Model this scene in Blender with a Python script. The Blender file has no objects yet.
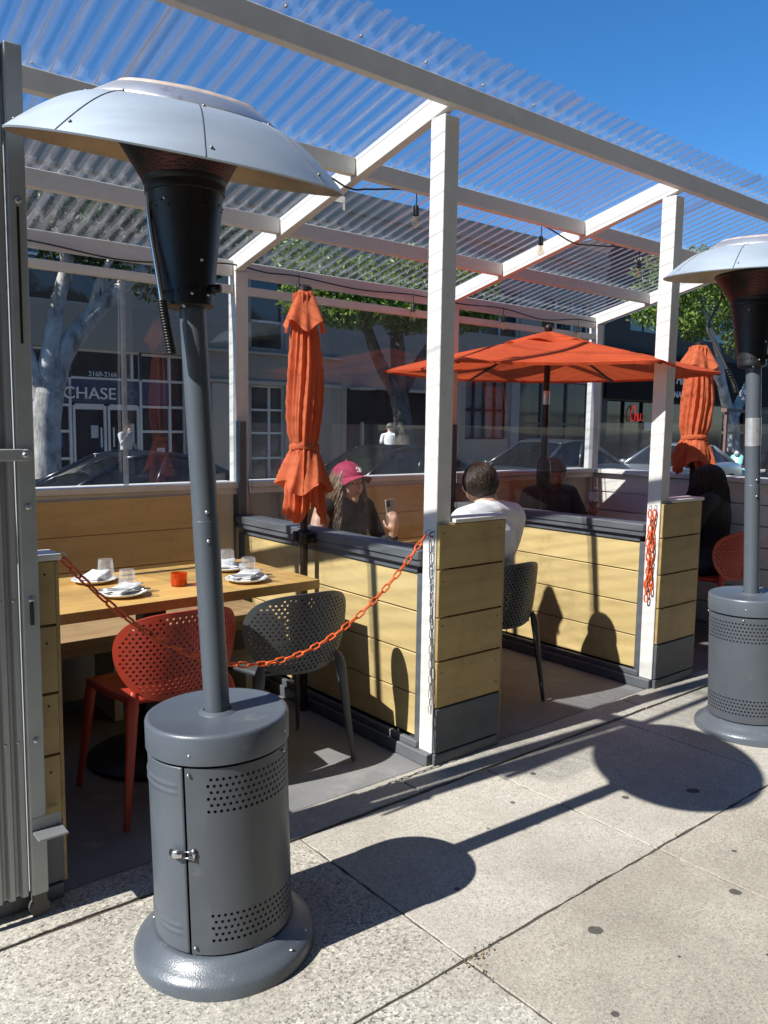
import bpy, bmesh, math, random
import numpy as np
from mathutils import Vector, Matrix, Euler
from mathutils.geometry import delaunay_2d_cdt
random.seed(7); np.random.seed(7)
PI = math.pi
SC = bpy.context.scene
COL = SC.collection
V = Vector

# ------------------------------------------------------------------ camera, world, sun
def setup():
    yaw, pit, rol, f = math.radians(39.454), math.radians(6.2014), math.radians(0.8203), 802.61
    fw = V((math.sin(yaw)*math.cos(pit), math.cos(yaw)*math.cos(pit), -math.sin(pit)))
    r = V((math.cos(yaw), -math.sin(yaw), 0)); u = r.cross(fw)
    R = r*math.cos(rol)+u*math.sin(rol); U = -r*math.sin(rol)+u*math.cos(rol)
    cam = bpy.data.cameras.new('camera'); co = bpy.data.objects.new('camera', cam); COL.objects.link(co)
    m = Matrix.Identity(4)
    for i in range(3):
        m[i][0] = R[i]; m[i][1] = U[i]; m[i][2] = -fw[i]
    m[0][3], m[1][3], m[2][3] = -2.2219, -2.35, 1.42
    co.matrix_world = m
    cam.sensor_fit = 'VERTICAL'; cam.sensor_height = 24; cam.lens = f/1024*24
    cam.clip_start = .05; cam.clip_end = 2000
    SC.camera = co
    w = bpy.data.worlds.new('World'); SC.world = w; w.use_nodes = True
    nt = w.node_tree; bg = nt.nodes['Background']
    sky = nt.nodes.new('ShaderNodeTexSky'); sky.sky_type = 'NISHITA'; sky.sun_disc = False
    sky.sun_elevation = math.radians(43.6); sky.sun_rotation = math.radians(-85.1)
    sky.air_density = 1.0; sky.dust_density = .0; sky.ozone_density = 5; sky.altitude = 1200
    hs = nt.nodes.new('ShaderNodeHueSaturation'); hs.inputs['Saturation'].default_value = 1.23; nt.links.new(sky.outputs[0], hs.inputs['Color']); nt.links.new(hs.outputs[0], bg.inputs[0]); bg.inputs[1].default_value = .112
    L = bpy.data.lights.new('sun', 'SUN'); L.energy = 5.0; L.angle = math.radians(.5); L.color = (1, .975, .93)
    lo = bpy.data.objects.new('sun', L); COL.objects.link(lo); lo.location = (-6, 1, 8)
    lo.rotation_euler = V((1.045, -.088, -1.0)).to_track_quat('-Z', 'Y').to_euler()
    SC.view_settings.view_transform = 'Standard'; SC.view_settings.look = 'None'
    SC.view_settings.exposure = .67; SC.view_settings.gamma = 1; SC.view_settings.use_curve_mapping = False
    c = SC.cycles; c.transparent_max_bounces = 28; c.max_bounces = 8; c.diffuse_bounces = 4; c.glossy_bounces = 4
    c.transmission_bounces = 6; c.caustics_reflective = False; c.caustics_refractive = False
    c.sample_clamp_indirect = 6; c.use_denoising = True
setup()

# ------------------------------------------------------------------ materials
MATS = {}
def node(nt, t, **k):
    n = nt.nodes.new(t)
    for a, b in k.items():
        if a in n.inputs: n.inputs[a].default_value = b
        else: setattr(n, a, b)
    return n
def newmat(name):
    m = bpy.data.materials.new(name); m.use_nodes = True
    nt = m.node_tree
    return m, nt, nt.nodes['Principled BSDF'], nt.nodes['Material Output']
def c4(c): return (c[0], c[1], c[2], 1)
def ramp(nt, stops, fac=None, interp='LINEAR'):
    n = nt.nodes.new('ShaderNodeValToRGB'); cr = n.color_ramp; cr.interpolation = interp
    while len(cr.elements) < len(stops): cr.elements.new(.5)
    for e, (p, c) in zip(cr.elements, stops):
        e.position = p; e.color = c4(c) if hasattr(c, '__len__') else (c, c, c, 1)
    if fac is not None: nt.links.new(fac, n.inputs[0])
    return n
def mixc(nt, a, b, fac, mode='MIX'):
    n = nt.nodes.new('ShaderNodeMix'); n.data_type = 'RGBA'; n.blend_type = mode
    for s, v in ((0, fac), (6, a), (7, b)):
        if hasattr(v, 'is_output'): nt.links.new(v, n.inputs[s])
        else: n.inputs[s].default_value = v if s == 0 else c4(v)
    return n.outputs[2]
def coords(nt, scale=(1, 1, 1), rot=(0, 0, 0)):
    tc = nt.nodes.new('ShaderNodeTexCoord'); mp = nt.nodes.new('ShaderNodeMapping')
    mp.inputs['Scale'].default_value = scale; mp.inputs['Rotation'].default_value = rot
    nt.links.new(tc.outputs['Object'], mp.inputs[0]); return mp.outputs[0]
def mat(name, col, rough=.5, metal=0.0, var=.12, vs=6, bump=0.0, bs=120, stretch=(1, 1, 1), spec=.5, dirt=None, emit=0, trans=0):
    if name in MATS: return MATS[name]
    m, nt, b, out = newmat(name)
    co = coords(nt, stretch)
    n = node(nt, 'ShaderNodeTexNoise', Scale=vs, Detail=6, Roughness=.6); nt.links.new(co, n.inputs['Vector'])
    lo = [x*(1-var) for x in col]; hi = [min(1, x*(1+var)) for x in col]
    r = ramp(nt, [(.3, lo), (.7, hi)], n.outputs[0]); cc = r.outputs[0]
    if dirt:                         # (colour, scale, threshold)
        d = node(nt, 'ShaderNodeTexNoise', Scale=dirt[1], Detail=8, Roughness=.7); nt.links.new(co, d.inputs['Vector'])
        dr = ramp(nt, [(dirt[2], 0), (dirt[2]+.12, 1)], d.outputs[0])
        cc = mixc(nt, cc, dirt[0], dr.outputs[0])
    nt.links.new(cc, b.inputs['Base Color'])
    rr = node(nt, 'ShaderNodeMapRange'); rr.inputs['To Min'].default_value = max(0, rough-.08); rr.inputs['To Max'].default_value = min(1, rough+.08)
    nt.links.new(n.outputs[0], rr.inputs[0]); nt.links.new(rr.outputs[0], b.inputs['Roughness'])
    b.inputs['Metallic'].default_value = metal; b.inputs['Specular IOR Level'].default_value = spec
    if bump:
        bn = node(nt, 'ShaderNodeTexNoise', Scale=bs, Detail=3); nt.links.new(co, bn.inputs['Vector'])
        bp = node(nt, 'ShaderNodeBump', Strength=bump, Distance=.004); nt.links.new(bn.outputs[0], bp.inputs['Height'])
        nt.links.new(bp.outputs[0], b.inputs['Normal'])
    if emit:
        nt.links.new(cc, b.inputs['Emission Color']); b.inputs['Emission Strength'].default_value = emit
    if trans:
        t = node(nt, 'ShaderNodeBsdfTranslucent'); nt.links.new(cc, t.inputs[0])
        mx = node(nt, 'ShaderNodeMixShader'); mx.inputs[0].default_value = trans
        nt.links.new(b.outputs[0], mx.inputs[1]); nt.links.new(t.outputs[0], mx.inputs[2]); nt.links.new(mx.outputs[0], out.inputs[0])
    MATS[name] = m; return m
def wood(name, dark, light, axis='X', scale=7, rough=.5, knots=True, bump=.15):
    if name in MATS: return MATS[name]
    m, nt, b, out = newmat(name)
    s = {'X': (.12, 1, 1), 'Y': (1, .12, 1), 'Z': (1, 1, .12)}[axis]
    co = coords(nt, s)
    n = node(nt, 'ShaderNodeTexNoise', Scale=scale*4, Detail=8, Roughness=.65, Distortion=.6); nt.links.new(co, n.inputs['Vector'])
    n2 = node(nt, 'ShaderNodeTexNoise', Scale=scale*.5, Detail=3); nt.links.new(co, n2.inputs['Vector'])
    r = ramp(nt, [(.25, dark), (.5, [(a+c)/2*1.05 for a, c in zip(dark, light)]), (.75, light)], n.outputs[0])
    r2 = ramp(nt, [(.3, .78), (.7, 1.0)], n2.outputs[0])
    cc = mixc(nt, r.outputs[0], r2.outputs[0], 1.0, 'MULTIPLY')
    gi = node(nt, 'ShaderNodeNewGeometry'); ri = ramp(nt, [(0, (.80, .78, .74)), (.5, (.95, .94, .92)), (1, (1.0, 1.0, 1.0))], gi.outputs['Random Per Island'])
    cc = mixc(nt, cc, ri.outputs[0], 1.0, 'MULTIPLY')
    off = node(nt, 'ShaderNodeVectorMath', operation='ADD'); sc_ = node(nt, 'ShaderNodeVectorMath', operation='SCALE'); sc_.inputs[0].default_value = (3.1, 7.7, 5.3); nt.links.new(gi.outputs['Random Per Island'], sc_.inputs['Scale'])
    nt.links.new(co, off.inputs[0]); nt.links.new(sc_.outputs[0], off.inputs[1])
    for q in (n, n2): nt.links.new(off.outputs[0], q.inputs['Vector'])
    if knots:
        kn = node(nt, 'ShaderNodeTexVoronoi', Scale=3.2); ks = coords(nt, {'X': (.9, 2.2, 2.2), 'Y': (2.2, .9, 2.2), 'Z': (2.2, 2.2, .9)}[axis]); ko = node(nt, 'ShaderNodeVectorMath', operation='ADD'); nt.links.new(ks, ko.inputs[0]); nt.links.new(sc_.outputs[0], ko.inputs[1]); nt.links.new(ko.outputs[0], kn.inputs['Vector'])
        kr = ramp(nt, [(.0, .32), (.035, .55), (.06, 1)], kn.outputs['Distance']); cc = mixc(nt, cc, kr.outputs[0], .8, 'MULTIPLY')
        st = node(nt, 'ShaderNodeTexNoise', Scale=2.3, Detail=9, Roughness=.75); nt.links.new(coords(nt), st.inputs['Vector']); sr = ramp(nt, [(.5, 1), (.68, .74)], st.outputs[0]); cc = mixc(nt, cc, sr.outputs[0], 1.0, 'MULTIPLY')
    nt.links.new(cc, b.inputs['Base Color']); b.inputs['Roughness'].default_value = rough
    bp = node(nt, 'ShaderNodeBump', Strength=bump, Distance=.003); nt.links.new(n.outputs[0], bp.inputs['Height']); nt.links.new(bp.outputs[0], b.inputs['Normal'])
    MATS[name] = m; return m
def schlick(nt, f0, gain=1.0):
    lw = node(nt, 'ShaderNodeLayerWeight', Blend=.5); p = node(nt, 'ShaderNodeMath', operation='POWER'); p.inputs[1].default_value = 5
    nt.links.new(lw.outputs['Facing'], p.inputs[0]); a = node(nt, 'ShaderNodeMath', operation='MULTIPLY_ADD'); a.inputs[1].default_value = (1-f0)*gain; a.inputs[2].default_value = f0
    nt.links.new(p.outputs[0], a.inputs[0]); return a.outputs[0]
def clear(name, tint=(.95, .96, .97), haze=.06, ior=1.45, streak=None, rough=.02, hazecol=(.7, .72, .75)):
    """thin clear sheet: transparent + Fresnel gloss + a little haze (dust; painted highlights on drinking glasses)"""
    if name in MATS: return MATS[name]
    m, nt, b, out = newmat(name); nt.nodes.remove(b)
    t = node(nt, 'ShaderNodeBsdfTransparent'); t.inputs[0].default_value = c4(tint)
    g = node(nt, 'ShaderNodeBsdfGlossy', Roughness=rough)
    fr = schlick(nt, ((ior-1)/(ior+1))**2)
    df = node(nt, 'ShaderNodeBsdfDiffuse'); df.inputs[0].default_value = c4(hazecol)
    tl = node(nt, 'ShaderNodeBsdfTranslucent'); tl.inputs[0].default_value = c4(hazecol)
    dm = node(nt, 'ShaderNodeMixShader'); dm.inputs[0].default_value = .5
    nt.links.new(df.outputs[0], dm.inputs[1]); nt.links.new(tl.outputs[0], dm.inputs[2])
    m1 = node(nt, 'ShaderNodeMixShader'); m2 = node(nt, 'ShaderNodeMixShader')
    co = coords(nt, streak or (1, 1, 1))
    n = node(nt, 'ShaderNodeTexNoise', Scale=9, Detail=7, Roughness=.7); nt.links.new(co, n.inputs['Vector'])
    hz = ramp(nt, [(.3, haze*.5), (.62, haze*1.1), (.8, min(1, haze*2.2))], n.outputs[0])
    nt.links.new(hz.outputs[0], m1.inputs[0]); nt.links.new(t.outputs[0], m1.inputs[1]); nt.links.new(dm.outputs[0], m1.inputs[2])
    nt.links.new(fr, m2.inputs[0]); nt.links.new(m1.outputs[0], m2.inputs[1]); nt.links.new(g.outputs[0], m2.inputs[2])
    nt.links.new(m2.outputs[0], out.inputs[0])
    MATS[name] = m; return m
def glow(name, col, s):
    m, nt, b, out = newmat(name); b.inputs['Base Color'].default_value = c4(col)
    b.inputs['Emission Color'].default_value = c4(col); b.inputs['Emission Strength'].default_value = s
    return m

# ------------------------------------------------------------------ objects
def tag(o, label=None, cat=None, group=None, kind=None):
    if label: o['label'] = label
    if cat: o['category'] = cat
    if group: o['group'] = group
    if kind: o['kind'] = kind
    return o
def thing(name, label, cat, loc=(0, 0, 0), rot=(0, 0, 0), group=None):
    o = bpy.data.objects.new(name, None); COL.objects.link(o); o.empty_display_size = .1
    o.location = loc; o.rotation_euler = rot
    return tag(o, label, cat, group)

class MB:
    """collects shapes; build() links them as ONE mesh object"""
    def __init__(s): s.v = []; s.f = []; s.m = []; s.mi = 0
    def add(s, vs, fs):
        n = len(s.v); s.v += [tuple(p) for p in vs]; s.f += [tuple(i+n for i in f) for f in fs]; s.m += [s.mi]*len(fs); return s
    def box(s, lo, hi, rz=0, about=None):
        x0, y0, z0 = lo; x1, y1, z1 = hi
        vs = [V(p) for p in ((x0, y0, z0), (x1, y0, z0), (x1, y1, z0), (x0, y1, z0), (x0, y0, z1), (x1, y0, z1), (x1, y1, z1), (x0, y1, z1))]
        if rz:
            c = V(about or ((x0+x1)/2, (y0+y1)/2, 0)); M_ = Matrix.Rotation(rz, 3, 'Z'); vs = [M_ @ (p-c)+c for p in vs]
        return s.add(vs, [(0, 3, 2, 1), (4, 5, 6, 7), (0, 1, 5, 4), (1, 2, 6, 5), (2, 3, 7, 6), (3, 0, 4, 7)])
    def bar(s, a, b, w, h, up=(0, 0, 1)):
        a, b = V(a), V(b); d = (b-a).normalized(); sd = d.cross(V(up)).normalized(); u = sd.cross(d)
        vs = [p+sd*x*w/2+u*y*h/2 for p in (a, b) for x, y in ((-1, -1), (1, -1), (1, 1), (-1, 1))]
        return s.add(vs, [(3, 2, 1, 0), (4, 5, 6, 7), (0, 1, 5, 4), (1, 2, 6, 5), (2, 3, 7, 6), (3, 0, 4, 7)])
    def tube(s, pts, r, seg=10, cap=True, closed=False, flat=(1, 1), up=None):
        pts = [V(p) for p in pts]; n = len(pts); rs = r if hasattr(r, '__len__') else [r]*n
        rings = []; ref = V(up) if up else None
        for i, p in enumerate(pts):
            if closed: d = pts[(i+1) % n]-pts[i-1]
            else: d = (pts[min(i+1, n-1)]-pts[max(i-1, 0)])
            d.normalize()
            if ref is None: ref = V((0, 0, 1)) if abs(d.z) < .9 else V((1, 0, 0))
            sd = d.cross(ref)
            if sd.length < 1e-6: sd = d.cross(V((.3, 1, .2)))
            sd.normalize(); u = sd.cross(d).normalized()
            if not up: ref = u
            rings.append([p+(sd*math.cos(2*PI*k/seg)*flat[0]+u*math.sin(2*PI*k/seg)*flat[1])*rs[i] for k in range(seg)])
        vs = [q for ring in rings for q in ring]; fs = []
        for i in range(n if closed else n-1):
            j = (i+1) % n
            for k in range(seg):
                k2 = (k+1) % seg; fs.append((i*seg+k, i*seg+k2, j*seg+k2, j*seg+k))
        if cap and not closed:
            fs.append(tuple(reversed(range(seg)))); fs.append(tuple((n-1)*seg+k for k in range(seg)))
        return s.add(vs, fs)
    def lathe(s, prof, c=(0, 0, 0), seg=32, M_=None, a0=0, a1=2*PI):
        c = V(c); full = abs(a1-a0-2*PI) < 1e-6; ns = seg if full else seg+1; vs = []; fs = []
        for r, z in prof:
            for k in range(ns):
                a = a0+(a1-a0)*k/seg; p = V((r*math.cos(a), r*math.sin(a), z)); vs.append((M_ @ p if M_ else p)+c)
        for i in range(len(prof)-1):
            for k in range(seg):
                k2 = (k+1) % ns
                q = (i*ns+k, i*ns+k2, (i+1)*ns+k2, (i+1)*ns+k)
                fs.append(q)
        return s.add(vs, fs)
    def ball(s, c, r, seg=12, M_=None):
        r = r if hasattr(r, '__len__') else (r, r, r); c = V(c); h = max(4, seg//2)
        vs = []; fs = []
        for i in range(h+1):
            t = PI*i/h
            for k in range(seg):
                a = 2*PI*k/seg; p = V((r[0]*math.sin(t)*math.cos(a), r[1]*math.sin(t)*math.sin(a), r[2]*math.cos(t)))
                vs.append((M_ @ p if M_ else p)+c)
        for i in range(h):
            for k in range(seg):
                k2 = (k+1) % seg; fs.append((i*seg+k, (i+1)*seg+k, (i+1)*seg+k2, i*seg+k2))
        return s.add(vs, fs)
    def grid(s, fn, nu, nv, flip=False):
        vs = [fn(i/nu, j/nv) for j in range(nv+1) for i in range(nu+1)]; fs = []
        for j in range(nv):
            for i in range(nu):
                a = j*(nu+1)+i; q = (a, a+1, a+nu+2, a+nu+1); fs.append(q[::-1] if flip else q)
        return s.add(vs, fs)
    def prism(s, poly, lo, hi, axis='Z'):
        """closed polygon (2D) extruded along an axis"""
        n = len(poly)
        mk = {'Z': lambda p, t: (p[0], p[1], t), 'Y': lambda p, t: (p[0], t, p[1]), 'X': lambda p, t: (t, p[0], p[1])}[axis]
        vs = [mk(p, lo) for p in poly]+[mk(p, hi) for p in poly]
        fs = [tuple(reversed(range(n))), tuple(range(n, 2*n))]+[(k, (k+1) % n, n+(k+1) % n, n+k) for k in range(n)]
        return s.add(vs, fs)
    def build(s, name, mats, parent=None, smooth=False, bevel=0, origin=None, weld=False, solid=0, seg=2, off=0, auto=None, split=0):
        me = bpy.data.meshes.new(name)
        vs = s.v if origin is None else [(a-origin[0], b-origin[1], c-origin[2]) for a, b, c in s.v]
        me.from_pydata(vs, [], s.f)
        mats = mats if isinstance(mats, (list, tuple)) else [mats]
        for m in mats: me.materials.append(m)
        if len(mats) > 1: me.polygons.foreach_set('material_index', s.m)
        bm = bmesh.new(); bm.from_mesh(me)
        if weld: bmesh.ops.remove_doubles(bm, verts=bm.verts, dist=1e-5)
        bmesh.ops.recalc_face_normals(bm, faces=bm.faces)
        bm.to_mesh(me); bm.free()
        if smooth:
            me.polygons.foreach_set('use_smooth', [True]*len(me.polygons))
            if auto is not None: me.set_sharp_from_angle(angle=math.radians(auto))
        o = bpy.data.objects.new(name, me); COL.objects.link(o)
        if parent: o.parent = parent
        if solid:
            md = o.modifiers.new('solid', 'SOLIDIFY'); md.thickness = solid; md.offset = off
        if split:
            md = o.modifiers.new('split', 'EDGE_SPLIT'); md.split_angle = math.radians(split); md.use_edge_sharp = False
        if bevel:
            md = o.modifiers.new('bevel', 'BEVEL'); md.width = bevel; md.segments = seg; md.limit_method = 'ANGLE'; md.angle_limit = math.radians(40)
            me.polygons.foreach_set('use_smooth', [True]*len(me.polygons))
            me.set_sharp_from_angle(angle=math.radians(50)) if not smooth else None
            md.harden_normals = False
        return o
def boxes(name, bs, material, parent, origin=None, bevel=0):
    for lo, hi in bs:
        m = MB(); m.box(lo, hi); m.build(name, material, parent, bevel=bevel, origin=origin)
def copy_tree(o, parent=None):
    c = o.copy(); COL.objects.link(c)
    if parent: c.parent = parent
    for ch in [x for x in bpy.data.objects if x.parent == o and x != c]: copy_tree(ch, c)
    return c
def spline(pts, n=8):
    """Catmull-Rom through points"""
    P = [V(p) for p in pts]; out = []
    for i in range(len(P)-1):
        p0 = P[i-1] if i else P[0]*2-P[1]; p1, p2 = P[i], P[i+1]; p3 = P[i+2] if i+2 < len(P) else P[-1]*2-P[-2]
        for k in range(n):
            t = k/n; out.append(.5*((2*p1)+(p2-p0)*t+(2*p0-5*p1+4*p2-p3)*t*t+(3*p1-p0-3*p2+p3)*t**3))
    out.append(P[-1]); return out
def lerpr(rs, n=8):
    out = []
    for i in range(len(rs)-1):
        for k in range(n): out.append(rs[i]+(rs[i+1]-rs[i])*k/n)
    out.append(rs[-1]); return out
def perf(outline, holes, fmap, nh=8, extra=(), ph=0.0):
    """flat sheet with round holes, triangulated, then mapped to 3D"""
    vs = [V(p) for p in outline]; n = len(vs); ed = [(i, (i+1) % n) for i in range(n)]
    for (cx, cy, r) in holes:
        b = len(vs)
        for k in range(nh): vs.append(V((cx+r*math.cos(2*PI*k/nh+ph), cy+r*math.sin(2*PI*k/nh+ph))))
        ed += [(b+k, b+(k+1) % nh) for k in range(nh)]
    for p in extra: vs.append(V(p))
    res = delaunay_2d_cdt(vs, ed, [], 0, 1e-6)
    ov, of = res[0], res[2]
    H = np.array([(h[0], h[1], h[2]) for h in holes]) if len(holes) else np.zeros((0, 3))
    O = [tuple(p) for p in outline]; keep = []
    for f in of:
        cx = sum(ov[i][0] for i in f)/len(f); cy = sum(ov[i][1] for i in f)/len(f)
        if len(H) and (((H[:, 0]-cx)**2+(H[:, 1]-cy)**2) < (H[:, 2]*.93)**2).any(): continue
        ins = False; j = n-1
        for i in range(n):
            if (O[i][1] > cy) != (O[j][1] > cy) and cx < (O[j][0]-O[i][0])*(cy-O[i][1])/(O[j][1]-O[i][1]+1e-12)+O[i][0]: ins = not ins
            j = i
        if ins: keep.append(tuple(f))
    return [fmap(p[0], p[1]) for p in ov], keep
def inside(O, x, y):
    ins = False; j = len(O)-1
    for i in range(len(O)):
        if (O[i][1] > y) != (O[j][1] > y) and x < (O[j][0]-O[i][0])*(y-O[i][1])/(O[j][1]-O[i][1]+1e-12)+O[i][0]: ins = not ins
        j = i
    return ins
def letters(text, size, M_, material, name, parent=None, depth=.01, align='LEFT', xs=1.0):
    cu = bpy.data.curves.new('t', 'FONT'); cu.body = text; cu.size = size; cu.extrude = depth; cu.align_x = align
    o = bpy.data.objects.new('t', cu); COL.objects.link(o)
    dg = bpy.context.evaluated_depsgraph_get(); me = bpy.data.meshes.new_from_object(o.evaluated_get(dg))
    bpy.data.objects.remove(o); me.name = name; me.transform(Matrix.Diagonal((xs, 1, 1, 1))); me.transform(M_)
    me.materials.clear(); me.materials.append(material)
    ob = bpy.data.objects.new(name, me); COL.objects.link(ob)
    if parent: ob.parent = parent
    return ob
# ------------------------------------------------------------------ palette
WHITE = mat('white_paint', (.74, .715, .665), .55, var=.05, vs=14, bump=.25, bs=60, dirt=((.36, .33, .29), 13, .64))
WHITE_ROOF = mat('white_paint_timber', (.72, .70, .655), .55, var=.06, vs=10, bump=.3, bs=50, dirt=((.45, .41, .36), 7, .66))
CREAM = mat('cream_paint', (.58, .54, .45), .6, var=.07, vs=5, bump=.1)
GREY = mat('grey_paint', (.105, .115, .125), .5, var=.14, vs=9, bump=.15, bs=80, dirt=((.17, .17, .17), 12, .64))
GREY_D = mat('dark_grey_paint', (.045, .048, .052), .55, var=.15, vs=9, bump=.1)
PLY = wood('yellow_plywood_lit', (.62, .455, .19), (.74, .575, .275), 'Y', 6, .5)  # board paint brightened, sunlight on the partitions put into the colour
PLY_SHADED = wood('yellow_plywood_shaded', (.46, .325, .13), (.58, .425, .185), 'X', 6, .5)  # same board paint darkened, shade on the stub fronts put into the colour
PLY_EDGE = wood('plywood_edge', (.36, .24, .10), (.55, .40, .2), 'Y', 10, .6)
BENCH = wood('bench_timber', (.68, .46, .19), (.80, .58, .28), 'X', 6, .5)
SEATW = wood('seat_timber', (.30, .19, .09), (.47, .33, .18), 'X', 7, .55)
TOPW = wood('table_timber', (.58, .33, .09), (.70, .45, .15), 'X', 7, .42)
SCREW = mat('zinc_screw', (.5, .5, .5), .35, .9, var=.05)
BLACK = mat('black_metal', (.012, .012, .013), .4, .3, var=.2)

# ------------------------------------------------------------------ ground
def concrete():
    m, nt, b, out = newmat('sidewalk_concrete')
    co = coords(nt)
    sep = node(nt, 'ShaderNodeSeparateXYZ'); nt.links.new(co, sep.inputs[0])
    big = node(nt, 'ShaderNodeTexNoise', Scale=1.3, Detail=7, Roughness=.62); nt.links.new(co, big.inputs['Vector'])
    base = ramp(nt, [(.3, (.31, .285, .238)), (.5, (.42, .392, .332)), (.70, (.50, .47, .405))], big.outputs[0])
    vo = node(nt, 'ShaderNodeTexVoronoi', Scale=150, Randomness=1.0); nt.links.new(co, vo.inputs['Vector'])
    vc = node(nt, 'ShaderNodeSeparateColor'); nt.links.new(vo.outputs['Color'], vc.inputs[0])
    st = ramp(nt, [(0, .26), (.12, .5), (.28, .84), (.7, 1.06), (.9, 1.28), (1, 1.5)], vc.outputs[0])
    vo2 = node(nt, 'ShaderNodeTexVoronoi', Scale=300); nt.links.new(co, vo2.inputs['Vector'])
    vc2 = node(nt, 'ShaderNodeSeparateColor'); nt.links.new(vo2.outputs['Color'], vc2.inputs[0])
    fine = ramp(nt, [(0, .40), (.14, .74), (.3, .95), (.8, 1.05), (1, 1.32)], vc2.outputs[0])
    # coarse exposed aggregate in the older slabs (small x), finer towards large x
    gx = node(nt, 'ShaderNodeMapRange'); gx.inputs[1].default_value = -.74; gx.inputs[2].default_value = -.79
    gx.inputs[3].default_value = .38; gx.inputs[4].default_value = 1.0; nt.links.new(sep.outputs[0], gx.inputs[0])
    pa = node(nt, 'ShaderNodeTexNoise', Scale=2.4, Detail=4); nt.links.new(co, pa.inputs['Vector'])
    par = ramp(nt, [(.35, .45), (.65, 1)], pa.outputs[0])
    mu = node(nt, 'ShaderNodeMath', operation='MULTIPLY'); nt.links.new(gx.outputs[0], mu.inputs[0]); nt.links.new(par.outputs[0], mu.inputs[1])
    c1 = mixc(nt, base.outputs[0], st.outputs[0], mu.outputs[0], 'MULTIPLY')
    c2 = mixc(nt, c1, fine.outputs[0], .62, 'MULTIPLY')
    # pink-grey newer slabs
    pk = node(nt, 'ShaderNodeMapRange'); pk.inputs[1].default_value = -.955; pk.inputs[2].default_value = -.96; nt.links.new(sep.outputs[1], pk.inputs[0])
    px = node(nt, 'ShaderNodeMath', operation='GREATER_THAN'); px.inputs[1].default_value = -.77; nt.links.new(sep.outputs[0], px.inputs[0])
    pm = node(nt, 'ShaderNodeMath', operation='MULTIPLY'); nt.links.new(pk.outputs[0], pm.inputs[0]); nt.links.new(px.outputs[0], pm.inputs[1])
    pf = node(nt, 'ShaderNodeMath', operation='MULTIPLY'); pf.inputs[1].default_value = .55; nt.links.new(pm.outputs[0], pf.inputs[0])
    c3 = mixc(nt, c2, (.80, .755, .69), pf.outputs[0], 'MULTIPLY')
    # dirt clouds
    dn = node(nt, 'ShaderNodeTexNoise', Scale=3.1, Detail=10, Roughness=.72); nt.links.new(co, dn.inputs['Vector'])
    dr = ramp(nt, [(.52, 0), (.64, .2), (.78, .55)], dn.outputs[0])
    c4_ = mixc(nt, c3, (.22, .19, .15), dr.outputs[0])
    # trodden gum and oil spots (a few, with shapes of their own)
    cur = c4_
    nd = node(nt, 'ShaderNodeTexNoise', Scale=28, Detail=3); nt.links.new(co, nd.inputs['Vector'])
    for (x, y, r) in ((-.384, -1.088, .022), (.116, -1.242, .018), (.66, -.79, .026), (.40, -.66, .017), (-.2, -.5, .008), (-.55, -.7, .009), (.02, -.42, .01),
                      (-.62, -1.32, .012), (-.1, -1.45, .011), (.35, -1.12, .009), (-1.62, -.95, .012), (-1.5, -1.12, .009), (.28, -.3, .014), (-.3, -1.3, .007)):
        vm = node(nt, 'ShaderNodeVectorMath', operation='DISTANCE'); vm.inputs[1].default_value = (x, y, 0); nt.links.new(co, vm.inputs[0])
        ad = node(nt, 'ShaderNodeMath', operation='MULTIPLY_ADD'); ad.inputs[1].default_value = r*1.3; nt.links.new(nd.outputs[0], ad.inputs[0]); nt.links.new(vm.outputs['Value'], ad.inputs[2])
        f = node(nt, 'ShaderNodeMapRange'); f.inputs[1].default_value = r*1.65; f.inputs[2].default_value = r*1.45; f.inputs[4].default_value = .85
        nt.links.new(ad.outputs[0], f.inputs[0]); cur = mixc(nt, cur, (.045, .042, .04), f.outputs[0])
    nt.links.new(cur, b.inputs['Base Color']); b.inputs['Roughness'].default_value = .85; b.inputs['Specular IOR Level'].default_value = .3
    hb = node(nt, 'ShaderNodeMath', operation='ADD'); nt.links.new(vo.outputs['Distance'], hb.inputs[0]); nt.links.new(dn.outputs[0], hb.inputs[1])
    bp = node(nt, 'ShaderNodeBump', Strength=.18, Distance=.003); nt.links.new(hb.outputs[0], bp.inputs['Height']); nt.links.new(bp.outputs[0], b.inputs['Normal'])
    return m
CONC = concrete()
JOINT = mat('joint_dirt', (.07, .06, .05), .95, var=.3, vs=20)
ASPH = mat('asphalt', (.055, .055, .057), .85, var=.25, vs=2, bump=.4, bs=200)
def deckmat():
    m = mat('deck_grey_concrete', (.20, .20, .20), .72, var=.22, vs=2.2, bump=.25, bs=90, dirt=((.31, .30, .28), 2.6, .55)); return m
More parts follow.
